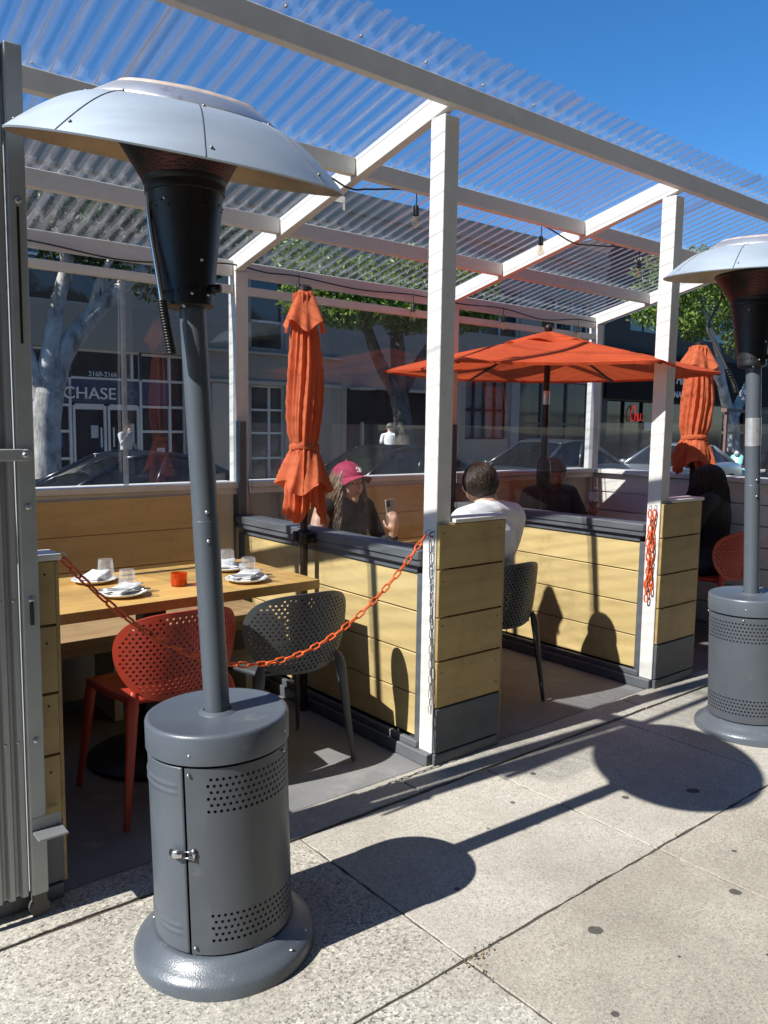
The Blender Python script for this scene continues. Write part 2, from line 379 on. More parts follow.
def slab(mb, x0, y0, x1, y1, z=0.0, t=.08, n=22, wob=.0028):
    """one paving slab with slightly wandering, chipped edges and a rounded arris"""
    rnd = random.Random(int((x0+9)*997+(y0+9)*131)); P = []
    def edge(a, b):
        for i in range(n):
            f = i/n; P.append((a[0]+(b[0]-a[0])*f+rnd.uniform(-wob, wob), a[1]+(b[1]-a[1])*f+rnd.uniform(-wob, wob)))
    edge((x0, y0), (x1, y0)); edge((x1, y0), (x1, y1)); edge((x1, y1), (x0, y1)); edge((x0, y1), (x0, y0))
    cx, cy = (x0+x1)/2, (y0+y1)/2; N = len(P)
    ins = lambda p, d: (p[0]+(d if p[0] < cx-(x1-x0)*.49+.02 else -d if p[0] > cx+(x1-x0)*.49-.02 else 0), p[1]+(d if p[1] < cy-(y1-y0)*.49+.02 else -d if p[1] > cy+(y1-y0)*.49-.02 else 0))
    vs = [(p[0], p[1], z-t) for p in P]+[(p[0], p[1], z-.0015) for p in P]+[(*ins(p, .002), z) for p in P]
    fs = [(i, (i+1) % N, N+(i+1) % N, N+i) for i in range(N)]+[(N+i, N+(i+1) % N, 2*N+(i+1) % N, 2*N+i) for i in range(N)]+[tuple(range(2*N, 3*N))]
    mb.add(vs, fs)
g = MB(); ys = [-.151, -.95, -1.76, -2.57, -3.38, -4.2]
xs_ = [-6.1, -4.6, -2.62]+[-.765+.922*k for k in range(0, 15)]
for x0, x1 in zip(xs_[:-1], xs_[1:]):
    for a, b in zip(ys[1:], ys[:-1]): slab(g, x0+.0035, a+.004, x1-.0035, b-.004)
xk = [-6.4+1.55*k for k in range(14)]
for a, b in zip(xk[:-1], xk[1:]): slab(g, a+.004, -.143, b-.004, .018, z=.004, wob=.003)
tag(g.build('sidewalk', CONC), kind='structure')
g = MB(); g.box((-6.5, -4.3, -.3), (13, .022, -.0045)); tag(g.build('sidewalk_bed', JOINT), kind='structure')
g = MB(); g.box((-3.2, .034, -.16), (3.36, 1.86, -.004)); tag(g.build('parklet_floor', deckmat(), bevel=.006), kind='structure')
# street, crowned away from the parklet, and the far pavement with its kerb
g = MB()
g.add([(-60, 0.02, -.15), (90, .02, -.15), (90, 2, -.16), (-60, 2, -.16), (-60, 8, -.40), (90, 8, -.40), (-60, 13, -.42), (90, 13, -.42)], [(0, 1, 2, 3), (3, 2, 5, 4), (4, 5, 7, 6)])
tag(g.build('road', ASPH), kind='structure')
g = MB()
for y in (5.3, 5.45): g.add([(-60, y, -.282+(y-5.3)*-.04), (90, y, -.282+(y-5.3)*-.04), (90, y+.1, -.286+(y-5.3)*-.04), (-60, y+.1, -.286+(y-5.3)*-.04)], [(0, 1, 2, 3)])
tag(g.build('road_markings', mat('yellow_road_paint', (.62, .45, .08), .7, var=.15)), kind='structure')
g = MB(); g.box((-60, 13, -.6), (90, 18.6, -.27)); tag(g.build('far_pavement', mat('far_concrete', (.36, .34, .31), .85, var=.15, vs=1.5)), kind='structure')
g = MB(); g.box((-400, -400, -1.2), (400, 600, -.62)); tag(g.build('ground', ASPH), kind='structure')

# ------------------------------------------------------------------ pergola
SL = .233
def zr(y): return 2.635-SL*y          # underside of the rafters
pg = thing('pergola', 'white timber pergola with clear corrugated plastic roof over the dining bays', 'pergola', (0, 0, 0))
def post(x, y, w, z0, z1, nm='post'):
    m = MB(); m.box((x, y, z0), (x+w, y+w, z1)); return m.build(nm, WHITE, pg, bevel=.004)
for x in (-1.72, 0, 1.64, 3.28): post(x, .014, .08, -.003, 2.617)
for x in (-1.72, 0, 1.64, 3.28): post(x, 1.66, .08, -.003, 2.247)
m = MB(); m.box((-2.6, -.04, 2.634), (3.62, -.002, 2.716)); m.build('front_beam', WHITE_ROOF, pg, bevel=.003)
for x in (-1.72, 0, 1.64, 3.28):
    m = MB(); a, b = zr(.0), zr(1.74)
    m.prism([(.0, a), (1.74, b), (1.74, b+.089), (.0, a+.089)], x, x+.042, 'X'); m.build('rafter', WHITE_ROOF, pg, bevel=.003)
segs = ((-2.6, -1.722), (-1.676, -.002), (.044, 1.638), (1.684, 3.278))
for y in (.578, 1.2):
    for a, b in segs:
        m = MB(); t = zr(y)+.086; m.box((a, y, t-.075), (b, y+.04, t)); m.build('purlin', WHITE_ROOF, pg, bevel=.003)
for a, b in segs:
    m = MB(); m.box((a, 1.682, 2.222), (b, 1.722, 2.305)); m.build('back_beam', WHITE_ROOF, pg, bevel=.003)
    m = MB(); m.box((a, 1.675, 2.128), (b, 1.715, 2.172)); m.build('head_rail', WHITE, pg, bevel=.003)
# corrugated sheet (three overlapping sheets, each one part)
def roofmat():
    m, nt, b, out = newmat('clear_corrugated_plastic'); nt.nodes.remove(b)
    t = node(nt, 'ShaderNodeBsdfTransparent'); t.inputs[0].default_value = (.94, .955, .97, 1)
    g = node(nt, 'ShaderNodeBsdfGlossy', Roughness=.12); g.inputs[0].default_value = (1, 1, 1, 1)
    df = node(nt, 'ShaderNodeBsdfDiffuse'); df.inputs[0].default_value = (.50, .50, .53, 1)
    tl = node(nt, 'ShaderNodeBsdfTranslucent'); tl.inputs[0].default_value = (.50, .50, .54, 1)
    dm = node(nt, 'ShaderNodeMixShader'); dm.inputs[0].default_value = .55
    nt.links.new(df.outputs[0], dm.inputs[1]); nt.links.new(tl.outputs[0], dm.inputs[2])
    co = coords(nt, (9, .7, 1))
    n = node(nt, 'ShaderNodeTexNoise', Scale=4, Detail=8, Roughness=.72); nt.links.new(co, n.inputs['Vector'])
    lw = node(nt, 'ShaderNodeLayerWeight', Blend=.5)
    hz = ramp(nt, [(.3, .06), (.5, .11), (.68, .22), (.85, .42)], n.outputs[0])
    fz = ramp(nt, [(.36, 0), (.50, .22), (.8, .5), (1, .7)], lw.outputs['Facing'])
    m1 = node(nt, 'ShaderNodeMixShader'); m2 = node(nt, 'ShaderNodeMixShader'); fr = schlick(nt, .05, 1.0)
    nt.links.new(hz.outputs[0], m1.inputs[0]); nt.links.new(t.outputs[0], m1.inputs[1]); nt.links.new(dm.outputs[0], m1.inputs[2])
    # steep flanks absorb more; their grey also paints in the beams they would mirror
    d2 = node(nt, 'ShaderNodeBsdfDiffuse'); d2.inputs[0].default_value = (.26, .25, .26, 1); t2 = node(nt, 'ShaderNodeBsdfTranslucent'); t2.inputs[0].default_value = (.17, .165, .175, 1)
    q2 = node(nt, 'ShaderNodeMixShader'); q2.inputs[0].default_value = .5; nt.links.new(d2.outputs[0], q2.inputs[1]); nt.links.new(t2.outputs[0], q2.inputs[2])
    m3 = node(nt, 'ShaderNodeMixShader'); nt.links.new(fz.outputs[0], m3.inputs[0]); nt.links.new(m1.outputs[0], m3.inputs[1]); nt.links.new(q2.outputs[0], m3.inputs[2])
    nt.links.new(fr, m2.inputs[0]); nt.links.new(m3.outputs[0], m2.inputs[1]); nt.links.new(g.outputs[0], m2.inputs[2])
    nt.links.new(m2.outputs[0], out.inputs[0]); return m
RM = roofmat(); PITCH = .076
def sheet(x0, x1, dz):
    m = MB(); n = int((x1-x0)/PITCH*16); rnd = random.Random(int(x0*100))
    y0, y1 = -.165+rnd.uniform(-.006, .006), 1.84
    def fn(u, v):
        x = x0+(x1-x0)*u; y = y0+(y1-y0)*v
        return (x, y, zr(y)+.089+.013+dz+.0095*math.sin(2*PI*x/PITCH)+.0016*math.sin(6*PI*x/PITCH+.6)+.0015*math.sin(5*y+x*3))
    m.grid(fn, n, 6); m.build('roof_sheet', RM, pg, smooth=True)
for a, b, dz in ((-2.62, -1.02, 0), (-1.08, .62, .003), (.56, 2.2, 0), (2.14, 3.66, .003)): sheet(a, b, dz)
m = MB()                                # screws with washers on the purlins
for y in (-.02, .598, 1.22, 1.70):
    for k in range(-30, 48, 4):
        x = (k+.25)*PITCH+.0; z = zr(y)+.1+.0115; m.lathe([(.007, 0), (.007, .002), (.004, .003), (.004, .006), (0, .0065)], (x, y, z), 8)
m.build('roof_screws', SCREW, pg)
pg['label'] = 'white timber pergola with clear corrugated plastic roof over the dining bays'

# ------------------------------------------------------------------ low boarded partitions running back from the front posts
PLEX = clear('clear_plexiglass', (.86, .87, .86), .05, 1.7)
PLEX2 = clear('partition_plexiglass', (.93, .94, .94), .03, 1.45)
def partition(x, label):
    t = thing('partition', label, 'partition', (x, .1, 0), group='boarded partitions between the bays')
    o = (x, .1, 0); y0, y1 = .096, 1.655
    zs = [.085, .268, .45, .632, .80]
    m = MB()
    for a, b in zip(zs[:-1], zs[1:]): m.box((x+.018, y0+.04, a+.003), (x+.034, y1-.05, b-.003))
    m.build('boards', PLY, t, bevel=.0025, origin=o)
    m = MB(); m.box((x+.034, y0+.02, .06), (x+.05, y1-.03, .80)); m.build('backing', GREY_D, t, origin=o)
    m = MB(); m.box((x+.008, y0, .0), (x+.075, y0+.038, .80)); m.box((x+.008, y1-.048, 0), (x+.075, y1, .80)); m.box((x+.008, y0+.0385, .80), (x+.075, y1-.0485, .832)); m.build('frame', GREY, t, bevel=.003, origin=o)
    m = MB(); m.box((x-.014, y0+.001, .833), (x+.09, y1+.004, .86)); m.box((x-.022, y0+.002, .8605), (x+.098, y1+.006, .902)); m.build('top_rail', GREY, t, bevel=.005, origin=o)
    m = MB(); m.box((x-.03, .012, -.002), (x+.0075, y1, .052)); m.box((x-.016, .094, .053), (x+.0075, y1, .082)); m.build('base_rail', GREY, t, bevel=.004, origin=o)
    m = MB(); m.grid(lambda u, v: (x+.038+.002*math.sin(4*u)*v, .097+(y1-.052-.097)*u, .903+.517*v), 16, 8); m.build('screen', PLEX2, t, smooth=True, origin=o)
    m = MB(); m.box((x-.008, y1-.05, .903), (x+.034, y1-.004, 1.43)); m.build('screen_post', GREY, t, bevel=.003, origin=o)
    return t
partition(0, 'boarded partition behind the front post nearest the tall grey heater, orange umbrella clamped on it')
partition(1.64, 'boarded partition beside the man in white, lit yellow with dark shadows')
# stub walls closing the front beside each post
def stub(x, label, w=.40):
    t = thing('stub_wall', label, 'stub wall', (x, 0, 0), group='boarded stub walls on the pavement edge'); o = (x, 0, 0)
    zs = [.247, .447, .632, .833, 1.022]; m = MB()
    for a, b in zip(zs[:-1], zs[1:]): m.box((x+.004, -.004, a+.004), (x+w-.012, .011, b-.003))
    m.build('boards', PLY_SHADED, t, bevel=.0025, origin=o)
    m = MB(); m.box((x+.003, -.006, .056), (x+w-.010, .010, .244)); m.box((x+.0, -.008, -.003), (x+w-.012, .010, .050)); m.build('kick_board', GREY, t, bevel=.003, origin=o)
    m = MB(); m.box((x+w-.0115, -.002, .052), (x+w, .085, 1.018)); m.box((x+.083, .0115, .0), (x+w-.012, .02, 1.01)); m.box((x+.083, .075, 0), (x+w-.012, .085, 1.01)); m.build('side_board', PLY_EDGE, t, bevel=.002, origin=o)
    m = MB(); m.box((x+.084, -.012, 1.0225), (x+w+.006, .095, 1.04)); m.build('cap', WHITE, t, bevel=.003, origin=o)
    m = MB()
    for zz in zs[:-1]:
        for xx in (.03, w-.04):
            m.lathe([(.0035, 0), (.0035, .0012), (0, .0015)], (x+xx, -.004, zz+.15), 8, Matrix.Rotation(PI/2, 3, 'X'))
    m.build('screws', BLACK, t, origin=o)
partition(-1.72, 'boarded partition hidden behind the metal gate at the left')  # out of view; put in for the shade it throws into the first bay
stub(0, 'boarded stub wall right of the front post where the orange chain ends')
stub(1.64, 'boarded stub wall right of the post with the bunched orange chain')
stub(-1.897, 'boarded stub wall partly hidden by the corrugated metal gate')

# ------------------------------------------------------------------ back wall, ledge and windscreens; end wall
bw = thing('back_wall', 'low cream wall with white ledge and clear plastic windscreens facing the street', 'wall', (0, 1.66, 0)); o = (0, 1.66, 0)
m = MB(); m.box((-2.6, 1.70, 0), (3.30, 1.74, 1.055)); m.build('panel', CREAM, bw, origin=o)
for a, b in ((-2.6, -1.722), (-1.638, -.002), (.082, 1.638), (1.722, 3.278)):
    m = MB(); m.box((a, 1.628, 1.056), (b, 1.79, 1.09)); m.box((a, 1.64, 1.02), (b, 1.698, 1.0555)); m.build('ledge', WHITE, bw, bevel=.004, origin=o)
    m = MB(); m.grid(lambda u, v: (a+(b-a)*u, 1.694+.0035*math.sin(5*u+a)*math.sin(3*v+1), 1.0905+1.0365*v), 24, 16); m.build('windscreen', PLEX, bw, smooth=True, origin=o)
m = MB(); m.box((-.638, 1.684, 1.091), (-.612, 1.6905, 2.126)); m.build('joint_strip', clear('joint_strip_plastic', (.75, .75, .72), .5, 1.4), bw, origin=o)
boxes('stud', [((x, 1.64, .45), (x+.09, 1.699, 1.02)) for x in (-.12, .30, 1.5, 1.85)], CREAM, bw, o, .003)
ew = thing('end_wall', 'white horizontally boarded low wall with clear screen closing the far end', 'wall', (3.28, .9, 0)); o = (3.28, .9, 0)
m = MB()
for k in range(7): a = .02+k*.148; m.box((3.30, .10, a), (3.325, 1.655, a+.14))
m.build('boards', WHITE, ew, bevel=.004, origin=o)
m = MB(); m.box((3.327, .10, 0), (3.35, 1.655, 1.05)); m.build('backing', WHITE, ew, origin=o)
m = MB(); m.box((3.25, .097, 1.057), (3.42, 1.657, 1.09)); m.build('ledge', WHITE, ew, bevel=.004, origin=o)
m = MB(); m.grid(lambda u, v: (3.312, .10+1.555*u, 1.0905+.37*v), 4, 4); m.build('windscreen', PLEX2, ew, origin=o)

# ------------------------------------------------------------------ benches
def bench(x0, x1, label, b0, b1):
    t = thing('bench', label, 'bench', ((x0+x1)/2, 1.4, 0), group='timber benches along the back wall'); o = ((x0+x1)/2, 1.4, 0)
    m = MB()
    for k in range(3): m.box((x0, 1.19+k*.139, .41), (x1, 1.19+k*.139+.136, .45))
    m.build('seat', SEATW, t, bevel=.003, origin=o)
    m = MB()
    for a, b in ((.50, .676), (.679, .853), (.856, 1.03)): m.box((b0, 1.612, a), (b1, 1.63, b))
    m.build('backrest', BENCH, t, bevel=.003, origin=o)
    m = MB(); m.box((x0+.02, 1.24, .36), (x1-.02, 1.28, .409)); m.build('apron', SEATW, t, origin=o)
    n = max(2, int((x1-x0)/.6))
    for k in range(n+1):
        x = x0+.06+(x1-x0-.16)*k/n; m = MB(); m.box((x, 1.30, 0), (x+.04, 1.56, .408)); m.build('support', CREAM, t, origin=o)
bench(-1.62, -.05, 'timber bench with wide plank back behind the laid table', -1.63, -.13)
bench(.10, 1.6, 'timber bench where the woman in the pink cap sits', .40, 1.49)
bench(1.76, 3.2, 'timber bench where the bearded man sits, far bay', 1.95, 2.72)

# dry leaf scraps and grit caught where four slabs meet
m = MB(); rnd = random.Random(77)
def scrap(x, y, s, up=.003):
    a = rnd.uniform(0, 6.28); b = rnd.uniform(-.5, .5); z = up+rnd.uniform(0, .004); c, d = math.cos(a)*s, math.sin(a)*s
    m.mi = rnd.randrange(2); m.add([(x-c, y-d, z), (x+d*.4, y-c*.4, z+.003*b), (x+c, y+d, z+.002), (x-d*.4, y+c*.4, z+.004)], [(0, 1, 2, 3)])
for i in range(80): t_ = rnd.gauss(0, 1); scrap(-.765+.02*rnd.gauss(0, 1)+max(0, t_)*.07, -.955+.012*rnd.gauss(0, 1)+max(0, -t_)*-.05, rnd.uniform(.0018, .006))
for i in range(120): scrap(rnd.uniform(-1.7, 1.6), rnd.choice((-.147, -.95, .026))+rnd.gauss(0, .006), rnd.uniform(.0015, .005))
for i in range(60): scrap(rnd.uniform(-1.7, .8), rnd.uniform(-1.4, -.05), rnd.uniform(.001, .0035))
tag(m.build('leaf_litter', [mat('dry_leaf', (.30, .20, .09), .9, var=.3), mat('grit', (.10, .085, .065), .95, var=.3)]), 'dry leaf scraps and grit caught in the joints between the paving slabs', 'litter', kind='stuff')
# ------------------------------------------------------------------ patio heaters
HG = mat('heater_grey_enamel', (.082, .096, .113), .36, .0, var=.10, vs=5, bump=.12, bs=300, spec=.55, dirt=((.17, .165, .155), 9, .62))
HP = mat('heater_grey_panel', (.074, .084, .097), .42, .0, var=.10, vs=5, bump=.12, bs=300, spec=.5, dirt=((.13, .13, .125), 7, .64))
ALU = mat('brushed_aluminium', (.41, .47, .52), .52, .5, var=.07, vs=3, stretch=(1, 1, 6), dirt=((.42, .38, .34), 6, .74))
ALU_IN = mat('scorched_aluminium', (.40, .31, .21), .5, .7, var=.25, vs=6)
ALU_CAP = mat('cap_aluminium', (.72, .70, .68), .35, .8, var=.1, vs=8, dirt=((.36, .24, .17), 5, .60))
CHAR = mat('black_heat_paint', (.014, .014, .015), .42, .2, var=.3, vs=10, dirt=((.05, .03, .025), 14, .68))
CHROME = mat('chrome', (.62, .62, .62), .22, 1.0, var=.06)
RUST = mat('rusted_lip', (.50, .40, .34), .7, .3, var=.35, vs=14)
def meshmat():
    m, nt, b, out = newmat('emitter_screen')
    co = coords(nt, (1, 1, 1)); vo = node(nt, 'ShaderNodeTexVoronoi', Scale=150, Randomness=.15); nt.links.new(co, vo.inputs['Vector'])
    n = node(nt, 'ShaderNodeTexNoise', Scale=9, Detail=4); nt.links.new(co, n.inputs['Vector'])
    r = ramp(nt, [(.42, (.025, .018, .016)), (.62, (.12, .035, .025)), (.75, (.07, .05, .045))], n.outputs[0])
    h = ramp(nt, [(.28, .05), (.36, 1)], vo.outputs['Distance'])
    nt.links.new(mixc(nt, r.outputs[0], h.outputs[0], 1.0, 'MULTIPLY'), b.inputs['Base Color']); b.inputs['Roughness'].default_value = .5; b.inputs['Metallic'].default_value = .5
    bp = node(nt, 'ShaderNodeBump', Strength=.6, Distance=.003); nt.links.new(h.outputs[0], bp.inputs['Height']); nt.links.new(bp.outputs[0], b.inputs['Normal'])
    return m
EMIT = meshmat()
LABELM = mat('silver_sticker', (.55, .55, .55), .3, .6, var=.2, vs=40)
HB = mat('heater_grey_scuffs_glints', (.084, .098, .114), .34, .0, var=.12, vs=4, bump=.2, bs=200, spec=.55, dirt=((.24, .235, .22), 26, .63))  # pale specks: dust and scratches, with sun glints put into the colour
def heater(label, loc, rot, lean, head_off, dome, bands, seam, latch, tube_pts, sticker=False, spring=True):
    t = thing('patio_heater', label, 'patio heater', loc, rot, 'grey patio heaters on the pavement')
    rad = math.radians
    m = MB(); m.lathe([(.243, -.022), (.243, .010), (.238, .020), (.222, .030), (.205, .044), (.192, .058), (.186, .060), (.15, .06)], seg=72); base = m.build('base', HB, t, smooth=True, auto=50)
    m = MB()
    for a in (-8, -30, 150): m.lathe([(.005, 0), (.005, .0015), (.003, .003), (0, .0035)], (.225*math.cos(rad(a)), .225*math.sin(rad(a)), .029), 8)
    m.build('bolts', SCREW, base)
    # housing: closed inner drum, perforated skin, door, lid
    R0 = .183
    m = MB(); m.lathe([(.168, .058), (.168, .57)], seg=48); m.build('inner_drum', BLACK, t, smooth=True)
    z0, z1 = .066, .556; s0, s1 = rad(seam)+.012, rad(seam)+2*PI*.72
    outl = []
    def rim(a, b, n):
        for i in range(n): outl.append((a[0]+(b[0]-a[0])*i/n, a[1]+(b[1]-a[1])*i/n))
    rim((s0*R0, z0), (s1*R0, z0), 40); rim((s1*R0, z0), (s1*R0, z1), 6); rim((s1*R0, z1), (s0*R0, z1), 40); rim((s0*R0, z1), (s0*R0, z0), 6)
    holes = []; px, pz = .0155, .0165
    for (za, zb) in ((.105, .182), (.445, .528)):
        rows = int((zb-za)/pz)
        for j in range(rows+1):
            a = rad(bands[0])*R0+(px/2 if j % 2 else 0)
            while a < rad(bands[1])*R0:
                if s0*R0+.02 < a < s1*R0-.02: holes.append((a, za+j*pz, .0042))
                a += px
    extra = [(s0*R0+(s1-s0)*R0*i/40, z0+(z1-z0)*j/8) for i in range(1, 40) for j in range(1, 8) if not (za-.02 < z0+(z1-z0)*j/8 < zb+.02 or .085 < z0+(z1-z0)*j/8 < .20)]
    vs, fs = perf(outl, holes, lambda s, z: (R0*math.cos(s/R0), R0*math.sin(s/R0), z), 8, extra)
    m = MB(); m.add(vs, fs); m.build('perforated_panel', HP, t, smooth=True)
    m = MB(); d1 = s0-.03; d0 = s1-2*PI+.012
    def dr(u, v):
        z = z0+(z1-z0)*v; a = d0+(d1-d0)*u; r = R0+.001
        for zc in (z0+.05, z0+.068, z1-.05, z1-.068):
            if .08 < u < .94: r += .0035*math.exp(-((z-zc)/.0045)**2)
        return (r*math.cos(a), r*math.sin(a), z)
    m.grid(dr, 40, 120); door = m.build('door', HG, t, smooth=True, solid=.003, off=-1)
    a = rad(seam); zc = .335; q = Matrix.Rotation(a+PI/2, 3, 'Z')
    def loc_(x, y, z): p = q @ V((x, 0, 0)); n = V((math.cos(a), math.sin(a), 0)); return V((R0*math.cos(a), R0*math.sin(a), 0))+p+n*y+V((0, 0, z))
    if latch:
        m = MB()
        m.tube([loc_(-.042, .006, zc), loc_(-.026, .014, zc), loc_(-.008, .010, zc)], [.010, .012, .010], 10, flat=(.55, 1), up=(0, 0, 1))
        m.tube([loc_(-.01, .009, zc+.008), loc_(.018, .008, zc+.009), loc_(.018, .008, zc-.009), loc_(-.01, .009, zc-.008)], .0022, 6)
        m.tube([loc_(.02, .003, zc-.014), loc_(.02, .003, zc+.014)], .005, 8); m.tube([loc_(.012, .004, zc+.003), loc_(.026, .004, zc+.003)], .003, 6)
        m.build('latch', CHROME, door, smooth=True)
    m = MB()
    for x, z in ((.014, z1-.016), (.014, z0+.02), (.018, .590), (.30, .596), (.29, z1-.01), (-.20, z0+.01)):
        p = loc_(x, 0, z)
        ang = x/R0+a; n = V((math.cos(ang), math.sin(ang), 0)); m.ball(n*(R0+.004)+V((0, 0, z)), .0045, 8)
    m.build('rivets', SCREW, t, smooth=True)
    m = MB(); m.lathe([(.182, .562), (.188, .564), (.1885, .57), (.1885, .630), (.186, .637), (.181, .640), (.174, .6385), (.17, .637), (.05, .637), (.048, .639), (.037, .645)], seg=72); m.build('lid', HG, t, smooth=True, auto=45)
    ax = lambda z: V((-math.tan(lean)*max(0, z-.62), 0, z))
    m = MB(); m.tube([ax(.62), ax(1.15)], .0338, 28); m.lathe([(.0338, 0), (.0332, .0015)], ax(1.15), 28); m.tube([ax(1.14), ax(1.70)], .0331, 28)
    pole = m.build('pole', HG, t, smooth=True, auto=50)
    m = MB()
    for zz in (1.10, 1.175): m.ball(ax(zz)+V((.012, -.0335, 0)), .0055, 8)
    m.build('pole_screws', SCREW, pole, smooth=True)
    if sticker:
        m = MB(); m.lathe([(.0345, 0), (.0345, .13)], ax(1.33), 24); m.build('label_band', LABELM, pole, smooth=True)
    hx = V((head_off, 0, 0))
    m = MB(); m.lathe([(.0, 1.69), (.05, 1.69), (.060, 1.696), (.062, 1.71), (.0605, 1.714), (.093, 1.965), (.098, 1.967), (.099, 1.985), (.097, 1.988)], hx, 48); burner = m.build('burner_housing', CHAR, t, smooth=True, auto=40)
    m = MB()
    for k in range(28):
        aa = 2*PI*k/28
        for zz, rr in ((1.728, .0628), (1.925+.012*(k % 2), .0878+.0015*(k % 2))): m.ball(hx+V((rr*math.cos(aa), rr*math.sin(aa), zz)), .003, 6)
    m.build('vent_holes', BLACK, burner)
    m = MB()
    for aa, zz, rr in ((-70, 1.72, .0625), (-30, 1.72, .0625), (-50, 1.80, .073), (-110, 1.94, .0905)): m.ball(hx+V((rr*math.cos(rad(aa)), rr*math.sin(rad(aa)), zz)), .0045, 8)
    m.ball(hx+V((-.002, -.052, 1.692)), .006, 8)
    m.build('housing_screws', SCREW, burner, smooth=True)
    m = MB(); m.tube([hx+V((.055, -.02, 1.735)), hx+V((.085, -.03, 1.735))], [.012, .010], 10); m.build('control_knob', BLACK, burner, smooth=True)
    m = MB(); m.lathe([(.097, 1.988), (.162, 2.10)], hx, 48); em = m.build('emitter', EMIT, t, smooth=True)
    m = MB(); m.lathe([(.0985, 1.986), (.1015, 1.992), (.104, 2.0), (.102, 2.006)], hx, 40); m.lathe([(.160, 2.096), (.165, 2.10), (.165, 2.108), (.0, 2.108)], hx, 40); m.build('emitter_rims', CHAR, em, smooth=True, auto=40)
    # reflector: tilted dome of riveted panels with a raised cap
    c0, a_, b_, Rr = dome
    e1 = V((1, 0, a_)).normalized(); e2 = V((0, 1, b_)); e2 = (e2-e1*e2.dot(e1)).normalized(); e3 = e1.cross(e2)
    M_ = Matrix((e1, e2, e3)).transposed(); c0 = V(c0)
    def prof(u):      # r from rim to inner
        r = Rr*(1-.50*u); return (r, .118*math.sin(u*PI/2*.93))
    P = [prof(i/12) for i in range(13)]
    m = MB(); m.mi = 0; m.lathe([(Rr-.002, -.004), (Rr, 0)]+P[1:], c0, 96, M_)
    m.mi = 1; m.lathe([(Rr-.002, -.004), (Rr-.004, 0)]+[(r-.004, z-.004) for r, z in P[1:]]+[(.02, P[-1][1]-.002)], c0, 96, M_)
    dm = m.build('reflector', [ALU, ALU_IN], t, smooth=True, auto=50)
    zt = P[-1][1]
    m = MB(); m.lathe([(Rr*.545, zt-.012), (Rr*.545, zt-.004), (Rr*.535, zt+.002), (Rr*.44, zt+.026), (Rr*.42, zt+.029)], c0, 96, M_); m.mi = 1; m.lathe([(Rr*.42, zt+.029), (Rr*.40, zt+.036), (Rr*.3, zt+.042), (0, zt+.045)], c0, 96, M_)
    m.build('reflector_cap', [ALU_CAP, RUST], dm, smooth=True, auto=40)
    m = MB(); rv = MB()
    for k in range(8):
        aa = rad(22+45*k)
        pts = [c0+M_ @ V((prof(i/10)[0]*math.cos(aa), prof(i/10)[0]*math.sin(aa), prof(i/10)[1]+.0004)) for i in range(11)]
        m.tube(pts, .0016, 5)
        for u, da in ((.12, .035), (.86, .04), (.5, 9)):
            if da < 9: r, z = prof(u); rv.ball(c0+M_ @ V((r*math.cos(aa+da), r*math.sin(aa+da), z+.001)), .0042, 7)
    m.build('panel_seams', mat('seam_shadow', (.10, .11, .12), .5, .6), dm); rv.build('reflector_rivets', mat('dull_rivet', (.25, .25, .26), .4, .8), dm, smooth=True)
    m = MB(); m.mi = 0; q_ = spline(tube_pts, 8); m.tube(q_[:-10] if spring else q_, .0062, 10); hd = m.build('lever_tube', CHROME if not sticker else mat('dull_steel', (.17, .17, .18), .35, .8), t, smooth=True)
    if spring:
        m = MB(); n = len(q_)
        for i, p in enumerate(spline(tube_pts, 14)[-20:]):
            m.ball(p, (.0125, .0125, .0052), 10)
        m.build('grip', BLACK, hd, smooth=True)
    return t
rot1 = (Matrix.Rotation(math.radians(-39.36), 3, 'Z') @ Matrix.Rotation(math.radians(-1.6), 3, 'Y')).to_euler()
heater('tall grey patio heater in the foreground with latch on its drum and silver dome', (-1.2270, -.4800, .016), rot1, math.radians(1.35), -.032,
       ((-.036, 0, 2.044), -.19, .21, .406), (-87, 44), -106, True, [(-.115, -.03, 1.99), (-.112, -.045, 1.90), (-.092, -.06, 1.76), (-.080, -.065, 1.67), (-.066, -.065, 1.575)])
rot2 = (Matrix.Rotation(math.radians(-54), 3, 'Z') @ Matrix.Rotation(math.radians(-2.2), 3, 'Y')).to_euler()
heater('grey patio heater cut off by the right edge, silver sticker on its pole', (1.4965, -.6001, .017), rot2, math.radians(.6), -.02,
       ((-.005, 0, 2.105), -.03, .09, .404), (-185, 44), -200, False, [(-.155, -.01, 2.03), (-.16, -.02, 2.0), (-.215, -.03, 1.88), (-.18, -.03, 1.80), (-.105, -.03, 1.63), (-.09, -.03, 1.58)], sticker=True)

